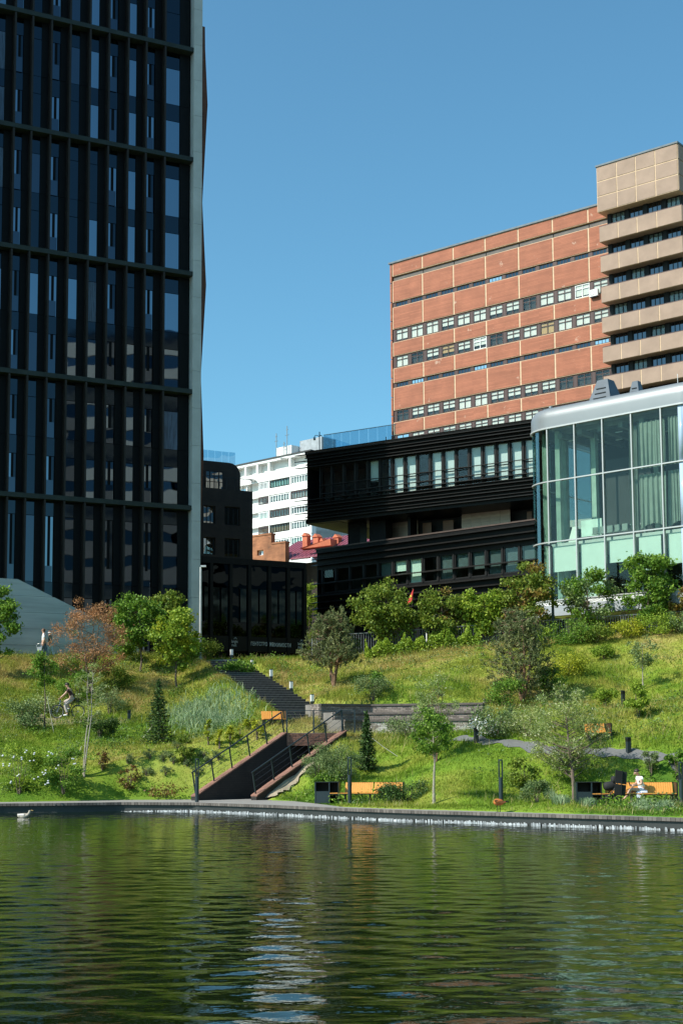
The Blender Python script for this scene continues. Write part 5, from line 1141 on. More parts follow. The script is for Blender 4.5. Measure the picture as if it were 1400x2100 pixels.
# --- shrubs ---
for (px, py, h, w, mat, lab, sd, kw) in (
    (488, 1392, 32, 30, leaf_green, 'leafy shrub hanging over the upper steps', 61, dict(size=.12)),
    (1308, 1472, 62, 24, leaf_lime, 'bright shrub under the young birch', 62, dict(n=1100)),
    (1240, 1450, 36, 22, leaf_lime, 'small lime shrub left of the young birch', 63, dict(n=800)),
    (1035, 1448, 50, 34, leaf_green, 'green shrub at the left foot of the loose pine', 64, dict(n=1200)),
    (1128, 1432, 66, 34, leaf_green, 'green shrub at the right foot of the loose pine', 65, dict(n=1400)),
    (1165, 1385, 40, 40, leaf_yellow, 'yellow green shrub below the fence right of the loose pine', 66, dict(n=1200)),
    (1238, 1352, 36, 24, leaf_lime, 'lime shrub under the crest fence before the glass hall', 67, dict()),
    (40, 1628, 92, 56, leaf_lime, 'rose bush with white blooms at the left picture edge', 68, dict(n=1500, tight=.34)),
    (130, 1628, 86, 44, leaf_green, 'second rose bush with white blooms right of the edge bush', 69, dict(n=1200, tight=.34)),
    (52, 1496, 52, 40, leaf_sage, 'pale flowering shrub left of the slim young tree', 70, dict(n=1300, extra=(flower_w, .06))),
    (95, 1462, 34, 32, leaf_willow, 'whitish grey shrub beside the slim young trunk', 71, dict(n=900)),
    (1015, 1512, 52, 52, leaf_sage, 'white flowering shrub before the right end of the terrace wall', 72, dict(n=1600, extra=(flower_w, .07))),
    (1080, 1512, 60, 46, leaf_willow, 'pale willow shrub behind the silvery willow', 73, dict(n=1500, asp=.3)),
    (210, 1580, 34, 14, leaf_red, 'small red brown shrub right of the thin willow trunk', 74, dict(n=200)),
    (266, 1618, 46, 24, leaf_red, 'red brown sapling shrub low on the left slope', 75, dict(n=260, tight=.3)),
    (340, 1634, 22, 36, leaf_red, 'low reddish shrub near the passage mouth', 76, dict(n=230)),
    (1075, 1620, 58, 28, leaf_maple, 'upright bronze green shrub left of the silvery willow trunk', 77, dict(n=900)),
    (1100, 1645, 38, 30, leaf_sage, 'grey green herb clump beside the bin of the right bench', 78, dict(n=900, asp=.3)),
    (1334, 1590, 46, 18, leaf_sage, 'dry upright shrub behind the seated woman', 79, dict(n=520, asp=.25, shape='vase')),
    (1335, 1664, 14, 40, leaf_blue, 'blue grey grass shrub before the right bench end', 80, dict(n=500, asp=.2)),
    (650, 1594, 56, 34, leaf_sage, 'soft grey green juniper beside the right coping of the passage', 81, dict(n=2400, size=.07, asp=.35)),
    (705, 1600, 60, 44, leaf_sage, 'wide soft juniper left of the small spruce', 82, dict(n=3000, size=.07, asp=.35)),
    (668, 1618, 30, 22, leaf_green, 'low green shrub above the left bench bin', 83, dict(n=700)),
    (790, 1645, 30, 26, leaf_spruce, 'dark juniper sprawling over the right end of the left bench', 84, dict(n=1500, size=.08, asp=.3)),
    (835, 1648, 42, 42, leaf_spruce, 'dark sprawling juniper right of the left bench', 85, dict(n=2600, size=.08, asp=.3)),
    (765, 1500, 40, 34, leaf_sage, 'grey green weeds against the terrace wall', 86, dict(n=1200, asp=.3)),
    (835, 1512, 44, 40, leaf_sage, 'tall weeds under the white stained terrace wall', 87, dict(n=1500, asp=.3)),
    (20, 1320, 34, 42, leaf_sage, 'olive shrub below the concrete wall at the left edge', 88, dict(n=1700)),
    (66, 1328, 46, 26, leaf_dark, 'dark cypress shrub left of the walking couple', 89, dict(n=1600, size=.12, asp=.3)),
    (252, 1352, 44, 30, leaf_green, 'green shrub between the rusty tree and the tower trees', 90, dict(n=1400)),
    (420, 1352, 34, 28, leaf_maple, 'round olive shrub beside the head of the stair', 91, dict(n=1400)),
    (388, 1352, 34, 26, leaf_lime, 'lime shrub at the foot of the grey lamp post', 92, dict(n=1200)),
    (205, 1512, 40, 30, leaf_dark, 'dark green shrub behind the thin willow trunk', 93, dict(n=1200)),
    (225, 1465, 62, 30, leaf_sage, 'tall grey green weed right of the cyclist', 94, dict(n=1100, asp=.3)),
    (160, 1440, 60, 34, leaf_green, 'green undergrowth shrub below the rusty tree', 95, dict(n=1300)),
    (235, 1420, 46, 30, leaf_maple, 'olive shrub at the right foot of the rusty tree', 96, dict(n=1200)),
    (378, 1568, 56, 18, leaf_maple, 'upright olive shrub below the blue grass', 97, dict(n=700)),
    (772, 1420, 34, 18, leaf_green, 'leafy weed above the terrace wall', 98, dict(n=500, size=.11)),
    (1100, 1326, 40, 34, leaf_lime, 'lime shrub under the dark street lamp', 301, dict(n=1300)),
    (1172, 1322, 46, 40, leaf_green, 'green shrub in front of the fence, right of the dark street lamp', 302, dict(n=1600)),
    (1222, 1318, 34, 34, leaf_maple, 'olive shrub in front of the fence below the slender tree', 303, dict(n=1300)),
    (1290, 1308, 36, 36, leaf_yellow, 'yellow shrub in front of the fence below the tall leafy tree', 304, dict(n=1300)),
    (1352, 1302, 34, 38, leaf_lime, 'lime shrub in front of the fence near the right edge', 305, dict(n=1300)),
    (1400, 1298, 44, 32, leaf_sage, 'grey green shrub in front of the fence at the right edge', 306, dict(n=1200)),
    (1388, 1600, 60, 22, leaf_green, 'leafy twig shrub at the right picture edge', 99, dict(n=600)),
    ):
    b = G(px, py); H = hpx(h, b.y); kw = dict(kw); bush(lab, b, H, hpx(w, b.y), mat, sd, **kw)
def blooms(px_list, D, lab):
    C = []; rng = np.random.default_rng(int(D * 7)); t = thing('rose_blooms', lab, 'flowers', tuple(G(*px_list[0])))
    for px, py in px_list:
        c = P(px, py, D) - t.location
        for k in range(2): MB().lathe([(.01, 0), (.032, .014), (.038, .04), (.012, .052)], 6, (c.x + rng.normal() * .05, c.y + rng.normal() * .05, c.z + rng.normal() * .04)).build('bloom', tee_white, t)
blooms([(28, 1553), (12, 1568), (20, 1570), (55, 1545), (72, 1548), (5, 1552), (24, 1606), (46, 1560), (38, 1590)], 54.0, 'white rose blooms on the bush at the left picture edge')
blooms([(98, 1548), (107, 1546), (92, 1584), (88, 1587), (98, 1608), (74, 1596), (150, 1558), (155, 1566), (100, 1604), (62, 1562), (120, 1575)], 54.2, 'white rose blooms on the second bush from the left edge')
# --- yellow green saplings beside the passage, blue lyme grass, small conifer tufts ---
for k, (px, py, h, w) in enumerate(((427, 1528, 46, 9), (450, 1536, 42, 8), (472, 1530, 40, 9), (527, 1518, 40, 12), (515, 1496, 30, 12), (492, 1525, 36, 7))):
    b = G(px, py); bush(['yellow sapling below the blue grass, leftmost', 'yellow sapling second from the left below the blue grass', 'yellow sapling third from the left below the blue grass', 'yellow bush before the hidden orange bench', 'yellow bush left of the hidden orange bench', 'thin yellow sapling nearest the passage coping'][k], b, hpx(h, b.y), hpx(w, b.y), leaf_yellow, 110 + k, n=330, size=.08, name='yellow_sapling', cat='sapling', group='yellow saplings beside the passage', clumps=9)
spots = [(375, 1458), (395, 1450), (415, 1446), (436, 1446), (455, 1452), (470, 1462), (405, 1470), (430, 1474), (450, 1478), (388, 1476), (468, 1484), (420, 1490)]
lg = thing('lyme_grass', 'blue grey lyme grass patch on the left slope beside the stair', 'grass patch', tuple(G(420, 1480)))
Vs = []; rng = np.random.default_rng(5)
for px, py in spots:
    c = G(px, py + 6); n = 150; x = c.x + rng.normal(size=n) * .7; y = c.y + rng.normal(size=n) * .8; z = terrain(x, y); h = rng.uniform(.25, .62, n); le = rng.normal(size=(n, 2)) * .22
    b0 = np.stack([x, y, z], 1) - np.array(lg.location); wv = np.stack([np.full(n, .011), rng.normal(size=n) * .01, np.zeros(n)], 1); mid = b0 + np.stack([le[:, 0] * .3, le[:, 1] * .3, h * .65], 1); tip = b0 + np.stack([le[:, 0] * 1.2, le[:, 1], h], 1)
    Vs.append(np.stack([b0 - wv, b0 + wv, mid + wv, mid - wv, mid - wv, mid + wv, tip + wv * .2, tip - wv * .2], 1).reshape(-1, 3))
V = np.concatenate(Vs); kind(np_mesh('blades', V, np.arange(len(V)).reshape(-1, 4), leaf_blue, lg), 'stuff')
def where_words(px, py):
    return ('far left' if px < 330 else 'left') if px < 380 else 'near the passage'
tuft_px = [(308, 1556), (335, 1562), (356, 1566), (384, 1570), (340, 1590), (418, 1556), (432, 1566), (448, 1558), (404, 1590), (300, 1590), (262, 1566), (365, 1536)]
names = ['low dry juniper tuft under the larger spruce, leftmost of its row', 'low juniper tuft second from the left under the larger spruce', 'low juniper tuft third from the left under the larger spruce', 'low juniper tuft fourth from the left under the larger spruce', 'lone juniper tuft lower on the slope', 'juniper tuft above the passage coping, left of a close pair', 'juniper tuft above the passage coping, lower of a close pair', 'juniper tuft above the passage coping, nearest the saplings', 'juniper tuft just above the foot of the left handrail', 'lone tuft low on the slope below the larger spruce', 'tuft left of the juniper row', 'tuft in the shadow right of the larger spruce']
for k, (px, py) in enumerate(tuft_px):
    b = G(px, py); bush(names[k], b, hpx(17, b.y), hpx(12, b.y), leaf_sage, 140 + k, n=240, size=.07, asp=.25, name='juniper_tuft', cat='juniper', group='juniper tufts on the left slope', clumps=8)
for k, (px, py, lab) in enumerate(((1150, 1650, 'silvery grass clump left of the willow trunk'), (1130, 1640, 'silvery grass clump farther left of the willow trunk'), (1205, 1655, 'blue grass clump before the right bench bin'), (1318, 1658, 'pale grass clump right of the seated woman'), (1362, 1660, 'pale grass clump at the right bench end'), (735, 1640, 'green grass clump under the left bench'), (690, 1646, 'green grass clump beside the left bench bin'))):
    b = G(px, py); tuft(lab, b, .34 if k < 5 else .2, .30, leaf_blue if k < 5 else leaf_green, 160 + k, group='ornamental grass clumps along the promenade')
# hedge under the fence
for k, (x0, x1, lab) in enumerate(((748, 830, 'clipped green hedge stretch below the maples, nearest the dark pine'), (830, 910, 'clipped green hedge stretch below the olive maple'), (910, 985, 'clipped green hedge stretch below the bright maple'))):
    a, c = P(x0, 1335 - k * 4, 80.2 - k * .3), P(x1, 1332 - k * 4, 80 - k * .3); rng = np.random.default_rng(170 + k); n = 2600; s = rng.random(n); x = a.x + (c.x - a.x) * s; y = a.y + (c.y - a.y) * s + rng.normal(size=n) * .3; z = terrain(x, y) + rng.random(n) ** .8 * (.45 + .75 * vnoise(s * 9 + k * 5, s * 0 + k, 41))
    h = thing('hedge', lab, 'hedge', tuple(a), 0, 'hedge along the crest fence'); leaf_cloud('foliage', np.stack([x, y, z], 1) - np.array(a), .13, .7, leaf_lime, h, rng)
# ------------------------------------------------------------------ grass blades, weeds
def grass_field(n, seed, hmin, hmax, w, mat, name, dens=None):
    rng = np.random.default_rng(seed); x = rng.uniform(-22, 21, n); b = yb(x); c = np.interp(x, CX, CY); y = b + .12 + (c - b + 1.2) * rng.random(n) ** 1.15
    vis = np.abs(x) < y * .262 + .6; x, y = x[vis], y[vis]
    ok = ~in_trench(x, y, .40)
    for pts, wd in ((HP, .36), (DT, .36)):
        for p in pts: ok &= ((x - p.x) ** 2 + (y - p.y) ** 2) > wd ** 2
    dx = x - ST0.x; dy = y - ST0.y; a = dx * SDIR.x + dy * SDIR.y; q = dx * SPERP.x + dy * SPERP.y; ok &= ~((np.abs(q) < 1.28) & (a > -.6) & (a < SLEN + .3))
    if dens is not None: ok &= rng.random(len(x)) < dens(x, y)
    x, y = x[ok], y[ok]; m = len(x); z = terrain(x, y); pn = vnoise(x * .6, y * .6, 8)
    h = (hmin + (hmax - hmin) * rng.random(m) ** 1.6) * (.45 + 1.0 * pn) * np.clip(.40 + (y - yb(x)) * .04, .40, 1); th = rng.uniform(0, 6.28, m); le = rng.normal(size=(m, 2)) * .38 * h[:, None] + np.array([.10, .02]) * h[:, None]
    wv = np.stack([np.cos(th), np.sin(th), np.zeros(m)], 1) * (w * (.6 + .8 * rng.random(m)))[:, None]; b0 = np.stack([x, y, z - .02], 1)
    V = np.stack([b0 - wv, b0 + wv, b0 + np.stack([le[:, 0], le[:, 1], h], 1)], 1).reshape(-1, 3)
    return kind(np_mesh(name, V, np.arange(3 * m).reshape(m, 3), mat, None, True), 'stuff')
grass_field(640000, 1, .08, .29, .012, grass_mat('grass_blades', True), 'meadow_grass')
grass_field(26000, 2, .3, .62, .009, leaf('straw', [(0, (.22, .20, .07)), (1, (.36, .30, .14))], .3), 'dry_stalks', lambda x, y: np.clip((vnoise(x * .35, y * .35, 12) - .45) * 3, 0, 1))
def weeds(n, seed, mat, size, name, hh, thr):
    rng = np.random.default_rng(seed); x = rng.uniform(-20, 19, n); b = yb(x); c = np.interp(x, CX, CY); y = b + .4 + (c - b) * rng.random(n)
    ok = (np.abs(x) < y * .26) & ~in_trench(x, y, .5) & (vnoise(x * .5 + seed, y * .5, 15) > thr); dx = x - ST0.x; dy = y - ST0.y; q = dx * SPERP.x + dy * SPERP.y; ok &= np.abs(q) > 1.6
    for p in HP: ok &= ((x - p.x) ** 2 + (y - p.y) ** 2) > .9
    x, y = x[ok], y[ok]; m = len(x); per = 26; X = np.repeat(x, per) + rng.normal(size=m * per) * .17; Y = np.repeat(y, per) + rng.normal(size=m * per) * .17; Z = terrain(X, Y) + rng.random(m * per) ** 1.2 * hh * np.repeat(rng.uniform(.4, 1.3, m), per)
    o_ = leaf_cloud(name, np.stack([X, Y, Z], 1), size, .5, mat, None, rng); return kind(o_, 'stuff')
weeds(1700, 201, leaf_green, .10, 'broad_leaf_weeds', .40, .53); weeds(1500, 202, leaf_sage, .09, 'grey_weeds', .46, .54); weeds(900, 203, leaf_lime, .09, 'lime_weeds', .30, .56); weeds(800, 204, leaf_dark, .10, 'dark_weeds', .42, .57)
# ------------------------------------------------------------------ fence on the crest
FG = 'steel fence panels along the crest'
fp = [P(640, 1310, 83.2), P(700, 1312, 82.5), P(800, 1316, 81.8), P(900, 1318, 81.0), P(985, 1316, 80.4), P(1100, 1308, 79.9), P(1230, 1304, 79.2), P(1330, 1300, 78.4), P(1420, 1296, 77.6)]
labs = ['grey steel fence panel behind the dark pine', 'grey steel fence panel between the dark pine and the first maple', 'grey steel fence panel under the broad yellow green maple', 'grey steel fence panel under the olive maple', 'grey steel fence panel between the bright maple and the bronze maple', 'grey steel fence panel left of the slender tree by the lamp', 'grey steel fence panel between the slender and the tall leafy tree', 'grey steel fence panel at the right picture edge']
bar_me = None
for k in range(len(fp) - 1):
    a, c = fp[k].copy(), fp[k + 1].copy(); a.z, c.z = tz(a.x, a.y), tz(c.x, c.y); u = c - a; ln = Vector((u.x, u.y, 0)).length; ang = math.atan2(u.y, u.x); H = 1.3; sl = u.z / ln
    f = thing('fence_panel', labs[k], 'fence', tuple(a), ang, FG); 
    nb = max(4, int(ln / .14)); 
    for j in range(1, nb): piece('bar', (.028, .028, H - .12), (j * ln / nb, 0, sl * j * ln / nb + .06), fence_metal, f)
    for z in (.05, H - .06): MB().hexa([(0, -.02, z), (ln, -.02, z + u.z), (ln, .048, z + u.z), (0, .048, z), (0, -.02, z + .045), (ln, -.02, z + u.z + .045), (ln, .048, z + u.z + .045), (0, .048, z + .045)]).build('rail', fence_metal, f)
    piece('post', (.07, .07, H + .12), (-.035, -.02, -.1), fence_metal, f)
# ------------------------------------------------------------------ lamps and bollards
def slot_lamp(px, py, label, D=None):
    b = G(px, py) if D is None else P(px, py, D); H = hpx(91, b.y); s = thing('slotted_lamp', label, 'lamp', tuple(b), R(8), 'slotted lamps along the promenade'); r = .075
    MB().lathe([(r * 1.25, -.05), (r * 1.25, .02), (r, .03), (r, H * .60), (r * .8, H * .605)], 14).build('pole', lamp_metal, s)
    for q in (-1, 1): MB().box(q * .055 - .018, q * .055 + .018, -.03, .03, H * .6, H * .97).build('upright', lamp_metal, s)
    MB().lathe([(r, H * .972), (r, H), (r * .9, H * 1.003)], 14).build('cap', lamp_metal, s); return s
slot_lamp(404, 1648, 'slotted dark lamp post at the mouth of the sunken passage', 55.2)
slot_lamp(717, 1645, 'slotted dark lamp post in front of the left bench', 51.6); slot_lamp(1027, 1650, 'slotted dark lamp post right of the leafy young tree'); slot_lamp(1397, 1655, 'slotted dark lamp post at the right picture edge')
def bollard(px, py, hp, label, lit=False, D=None, group='bollards on the hill'):
    b = G(px, py) if D is None else P(px, py, D); H = hpx(hp, b.y); s = thing('bollard', label, 'bollard', tuple(b), R(20), group); w = .075
    MB().box(-w, w, -w, w, -.1, H * (.42 if lit else .72)).build('body', lamp_metal, s)
    MB().box(-w, w, -w, w, H * (.42 if lit else .72) + .001, H - .03).build('light_panel', white_light if lit else black_metal, s); MB().box(-w * 1.03, w * 1.03, -w * 1.03, w * 1.03, H - .029, H).build('cap', lamp_metal, s)
for px, py, hp, lab in ((475, 1353, 22, 'white faced bollard at the head of the stair'), (517, 1369, 16, 'white faced bollard one down from the stair head'), (556, 1398, 25, 'white faced bollard second below the stair head'), (597, 1422, 25, 'white faced bollard third below the stair head'), (640, 1449, 25, 'white faced bollard nearest the terrace wall')): bollard(px, py, hp, lab, True, group='white faced bollards beside the stair')
for px, py, hp, lab in ((265, 1479, 22, 'dark bollard left of the larger spruce'), (1047, 1474, 21, 'dark bollard below the loose pine'), (976, 1523, 31, 'dark bollard at the hill path near the terrace wall'), (1277, 1444, 27, 'dark bollard between the lime shrub and the birch shrub'), (1288, 1545, 32, 'dark bollard on the hill path above the right bench'), (1196, 1500, 20, 'dark bollard behind the silvery willow')): bollard(px, py, hp, lab)
def street_lamp(px, py, top, D, mat, label, arm):
    b = P(px, py, D); b.z = tz(b.x, b.y) if D < 84 else b.z; H = P(px, top, D).z - b.z; s = thing('street_lamp', label, 'street lamp', tuple(b)); MB().tube([(0, 0, -.1), (0, 0, H * .5), (0, 0, H)], [.085, .075, .06], 10).build('pole', mat, s)
    MB().box(min(0, arm), max(0, arm), -.09, .09, H, H + .1).build('lamp_head', mat, s); MB().lathe([(.14, -.05), (.14, .12), (.09, .14)], 10).build('base', mat, s)
street_lamp(411, 1342, 1163, 83.4, M('galv', (.48, .49, .48), .5, .3), 'pale grey street lamp before the tower pier', .32)
street_lamp(1134, 1304, 1120, 79.7, lamp_metal, 'dark street lamp before the corner of the glass hall', -.42)
c = P(353, 1350, 82); c.z = tz(c.x, c.y); cn = thing('traffic_cone', 'orange and white traffic cone under the lime maple', 'traffic cone', tuple(c)); 
MB().box(-.2, .2, -.2, .2, 0, .04).build('foot', cone_orange, cn)
for z0, z1, m_ in ((.041, .19, cone_orange), (.191, .31, white_light), (.311, .42, cone_orange), (.421, .50, white_light), (.501, .62, cone_orange)): MB().lathe([(.155 * (1 - z0 / .75), z0), (.155 * (1 - z1 / .75), z1)], 14).build('sleeve', m_, cn)
# ------------------------------------------------------------------ benches
def bench(px, py, label, D, ang, n1, n2, scale=1.0, bin_=True, group='orange slatted benches'):
    b = P(px, py, D); b.z = tz(b.x, b.y) + .02; t = thing('park_bench', label, 'bench', tuple(b), ang, group); t.scale = (scale,) * 3
    x = .50 if bin_ else 0
    for n in (n1, n2):
        x0 = x
        for k in range(n):
            e = random.uniform(-.004, .004); MB().hexa([(x, .12 + e, .38), (x + .066, .12 + e, .38), (x + .066, .145 + e, .38), (x, .145 + e, .38), (x + .02, .36 + e, .72), (x + .086, .36 + e, .72), (x + .086, .385 + e, .72), (x + .02, .385 + e, .72)]).build('slat', wood, t); x += .0765
        for q in (x0 + .02, x - .10): MB().hexa([(q, .15, .3), (q + .04, .15, .3), (q + .04, .19, .3), (q, .19, .3), (q + .02, .39, .73), (q + .06, .39, .73), (q + .06, .43, .73), (q + .02, .43, .73)]).build('back_bracket', black_metal, t); box('leg', q, q + .05, -.25, .2, 0, .33, black_metal, t)
        x += .045
    for j in range(5): box('seat_board', .0 if not bin_ else .02, x, -.30 + j * .085, -.225 + j * .085, .345, .375, wood, t)
    box('seat_frame', .02, x, -.29, .12, .31, .343, black_metal, t); box('end_frame', x + .0, x + .05, -.28, .43, 0, .73, black_metal, t); box('back_rail', .45, x, .43, .46, .69, .725, black_metal, t)
    if bin_:
        for q0, q1 in ((-.52, -.48), (-.02, .02), (.30, .34)): box('bin_side', q0, q1, -.30, .42, 0, .735, lamp_metal if q0 < 0 else black_metal, t)
        box('bin_top', -.52, .34, -.302, .43, .737, .755, black_metal, t); box('bin_back', -.478, .298, .38, .41, .01, .735, M('bin_brown', (.05, .025, .015), .6), t); box('bin_front', -.478, -.022, -.29, -.26, .01, .43, lamp_metal, t); box('bin_floor', -.478, -.022, -.25, .37, .3, .34, black_metal, t)
    return t
bl = bench(677, 1647, 'orange slatted bench with a dark litter bin at its left end, beside the passage', 53.0, R(-6), 13, 13, 1.05)
br = bench(1211, 1653, 'orange slatted bench with a woman seated and a bin at its left end', 49.0, R(-3), 15, 14, 1.02)
b = G(540, 1492); bench(538, 1494, 'orange bench half hidden in the grass left of the stair foot', b.y, R(15), 6, 6, 1.0, False); b = G(1246, 1516); bench(1203, 1522, 'small orange bench half hidden behind the silvery willow', b.y, R(10), 5, 5, 1.0, False)
# ------------------------------------------------------------------ people
def skin_body(name, J, E, mat, parent=None, sub=2, root=None):
    """one continuous surface grown on a jointed skeleton: J {joint: (x, y, z, radius)}, E edges"""
    ks = list(J); me = bpy.data.meshes.new(name); me.from_pydata([J[k][:3] for k in ks], [(ks.index(a), ks.index(b)) for a, b in E], [])
    ob = bpy.data.objects.new(name, me); COL.objects.link(ob); md = ob.modifiers.new('skin', 'SKIN'); 
    for i, k in enumerate(ks):
        r = J[k][3]; sv = me.skin_vertices[0].data[i]; sv.radius = (r, r) if not isinstance(r, tuple) else r; sv.use_root = (k == (root or ks[0]))
    md.branch_smoothing = .6; s = ob.modifiers.new('sub', 'SUBSURF'); s.levels = s.render_levels = sub
    dg = bpy.context.evaluated_depsgraph_get(); ev = ob.evaluated_get(dg); nm = bpy.data.meshes.new_from_object(ev); bpy.data.objects.remove(ob)
    nm.materials.clear(); nm.materials.append(mat); nm.polygons.foreach_set('use_smooth', [True] * len(nm.polygons)); nm.name = name
    return link(bpy.data.objects.new(name, nm), parent)
def head_bits(t, c, f, r, hair, long_=False, back=None):
    """face and hair on a head centred at c that looks along f (flat direction)"""
    c = Vector(c); f = Vector(f).normalized(); s = Vector((-f.y, f.x, 0)).normalized(); u = Vector((0, 0, 1))
    nb = MB(); 
    for k in (1,): nb.hexa([c + f * r * .92 + s * .018 - u * .03, c + f * r * .92 - s * .018 - u * .03, c + f * r * .7 - s * .012 - u * .03, c + f * r * .7 + s * .012 - u * .03, c + f * r * .9 + s * .006 + u * .02, c + f * r * .9 - s * .006 + u * .02, c + f * r * .7 - s * .006 + u * .02, c + f * r * .7 + s * .006 + u * .02])
    nb.hexa([c + f * r * 1.0 + s * .014 - u * .032, c + f * r * 1.0 - s * .014 - u * .032, c + f * r * .7 - s * .012 - u * .04, c + f * r * .7 + s * .012 - u * .04, c + f * r * 1.22 + s * .008 - u * .018, c + f * r * 1.22 - s * .008 - u * .018, c + f * r * .8 - s * .006 + u * .01, c + f * r * .8 + s * .006 + u * .01])
    nb.build('nose', skin_m, t)
    for q in (1, -1):
        MB().lathe([(.003, 0), (.011, .004), (.003, .008)], 6, tuple(c + f * r * .88 + s * .034 * q + u * .008)).build('eye', hair_m, t)
        MB().lathe([(.006, -.03), (.016, -.01), (.018, .015), (.006, .03)], 6, tuple(c + s * r * .98 * q - f * .01)).build('ear', skin_m, t)
    MB().tube([c + f * r * .86 + s * .02 - u * .055, c + f * r * .89 - u * .057, c + f * r * .86 - s * .02 - u * .055], .005, 4).build('mouth', M('lip_m', (.4, .14, .12), .5), t)
    hb = MB(); hc = c - f * r * .16 + u * r * .12                   # hair: a cap over crown, sides and nape
    rings = [(1.16, -.15 if not long_ else -.9), (1.20, .1), (1.16, .42), (.98, .78), (.62, 1.06), (.12, 1.16)]
    for rr_, zz in rings:
        for q in range(14):
            a = 2 * math.pi * q / 14; e = f * math.cos(a) + s * math.sin(a); low = max(0, math.cos(a)); zq = zz if zz > .4 else zz + low * (.72 - zz * .4); hb.v.append(tuple(hc + e * r * rr_ * (1 - .10 * low) + u * r * zq))
    for i_ in range(5):
        for q in range(14): hb.f.append((i_ * 14 + q, i_ * 14 + (q + 1) % 14, (i_ + 1) * 14 + (q + 1) % 14, (i_ + 1) * 14 + q))
    hb.f.append(tuple(range(70, 84))); hb.build('hair', hair, t, True)
def hand(t, w, d, sp, up, L=.17, curl=.5):
    """palm with four curled fingers and a thumb, grown from the wrist along d"""
    w, d, sp, up = Vector(w), Vector(d).normalized(), Vector(sp).normalized(), Vector(up).normalized(); b = MB(); pe = w + d * L * .5
    b.hexa([w - sp * .022 - up * .012, w + sp * .022 - up * .012, w + sp * .022 + up * .012, w - sp * .022 + up * .012, pe - sp * .04 - up * .011, pe + sp * .04 - up * .011, pe + sp * .04 + up * .011, pe - sp * .04 + up * .011])
    for i, l in enumerate((.42, .5, .47, .36)):
        o_ = pe + sp * (-.03 + .02 * i); k1 = o_ + (d * math.cos(curl) - up * math.sin(curl)) * L * l * .5; k2 = k1 + (d * math.cos(curl * 2) - up * math.sin(curl * 2)) * L * l * .5; b.tube([o_, k1, k2], [.010, .009, .006], 5)
    o_ = w + d * L * .15 - sp * .025; b.tube([o_, o_ - sp * .03 + d * .03, o_ - sp * .03 + d * .065 - up * .015], [.012, .010, .007], 5)
    return b.build('hand', skin_m, t, True)
# seated woman on the right bench: local x to the right of the picture, y away, z up, ground at 0
wp = br.location + Vector((1.72, -.10, 0)); w = thing('person', 'woman in a white tee and pale patterned shorts sitting cross legged looking at her phone', 'person', tuple(wp))
hip = (.04, .0, .47)
J = {'hip': (.04, .0, .48, .135), 'waist': (-.01, -.01, .64, .115), 'chest': (-.06, -.02, .83, .125), 'neck0': (-.09, -.02, .97, .06), 'neck': (-.11, -.03, 1.02, .048), 'head': (-.185, -.065, 1.07, .085), 'crown': (-.195, -.07, 1.13, .072),
     'shl': (-.07, -.20, .93, .055), 'ell': (-.04, -.30, .70, .042), 'wrl': (-.28, -.20, .63, .028), 'shr': (-.08, .17, .93, .055), 'elr': (-.12, .22, .70, .042), 'wrr': (-.32, -.02, .65, .028),
     'h1': (.02, -.10, .47, .10), 'k1': (-.40, -.16, .52, .068), 'c1': (-.50, -.20, .36, .056), 'a1': (-.64, -.24, .20, .034), 't1': (-.76, -.27, .15, .026),
     'h2': (.0, .10, .47, .10), 'k2': (-.34, -.02, .47, .070), 'c2': (-.36, -.10, .28, .056), 'a2': (-.40, -.16, .09, .034), 't2': (-.52, -.22, .045, .026)}
E = [('hip', 'waist'), ('waist', 'chest'), ('chest', 'neck0'), ('neck0', 'neck'), ('neck', 'head'), ('head', 'crown'), ('chest', 'shl'), ('shl', 'ell'), ('ell', 'wrl'), ('chest', 'shr'), ('shr', 'elr'), ('elr', 'wrr'), ('hip', 'h1'), ('h1', 'k1'), ('k1', 'c1'), ('c1', 'a1'), ('a1', 't1'), ('hip', 'h2'), ('h2', 'k2'), ('k2', 'c2'), ('c2', 'a2'), ('a2', 't2')]
skin_body('body', J, E, skin_m, w, 2, 'hip')
def cloth(name, keys, edges, grow, mat, par, J0, ends=None, root=None):
    Jc = {k: (*J0[k][:3], J0[k][3] + grow) for k in keys}
    for k, f in (ends or {}).items(): a, b_ = k; p, q = Vector(J0[a][:3]), Vector(J0[b_][:3]); m_ = p.lerp(q, f); Jc[b_] = (*m_, J0[a][3] * (1 - f) + J0[b_][3] * f + grow + .012)
    return skin_body(name, Jc, [e for e in edges if e[0] in Jc and e[1] in Jc], mat, par, 2, root)
cloth('tee_shirt', ['waist', 'chest', 'neck0', 'shl', 'shr'], E, .016, tee_white, w, J, {('shl', 'ell'): .55, ('shr', 'elr'): .55, ('waist', 'hip'): .75}, 'chest')
cloth('shorts', ['hip', 'h1', 'h2'], E, .018, cloth_lilac, w, J, {('h1', 'k1'): .5, ('h2', 'k2'): .5, ('hip', 'waist'): .6}, 'hip')
MB().hexa([(-.16, -.25, .40), (.16, -.22, .40), (.18, .1, .42), (-.1, .05, .42), (-.2, -.22, .45), (.16, -.20, .47), (.18, .1, .49), (-.1, .05, .5)]).build('skirt_fold', cloth_lilac, w)
MB().hexa([(-.22, -.30, .24), (-.12, -.30, .22), (-.1, -.27, .22), (-.2, -.27, .24), (-.24, -.27, .42), (-.02, -.26, .42), (-.02, -.22, .42), (-.22, -.22, .42)]).build('shirt_tail', cloth_lilac, w)
head_bits(w, (-.19, -.067, 1.085), (-.78, -.40, -.42), .088, hair_m)
MB().lathe([(.01, 0), (.05, .02), (.055, .05), (.02, .09)], 8, (-.10, -.03, 1.10)).build('hair_bun', hair_m, w)
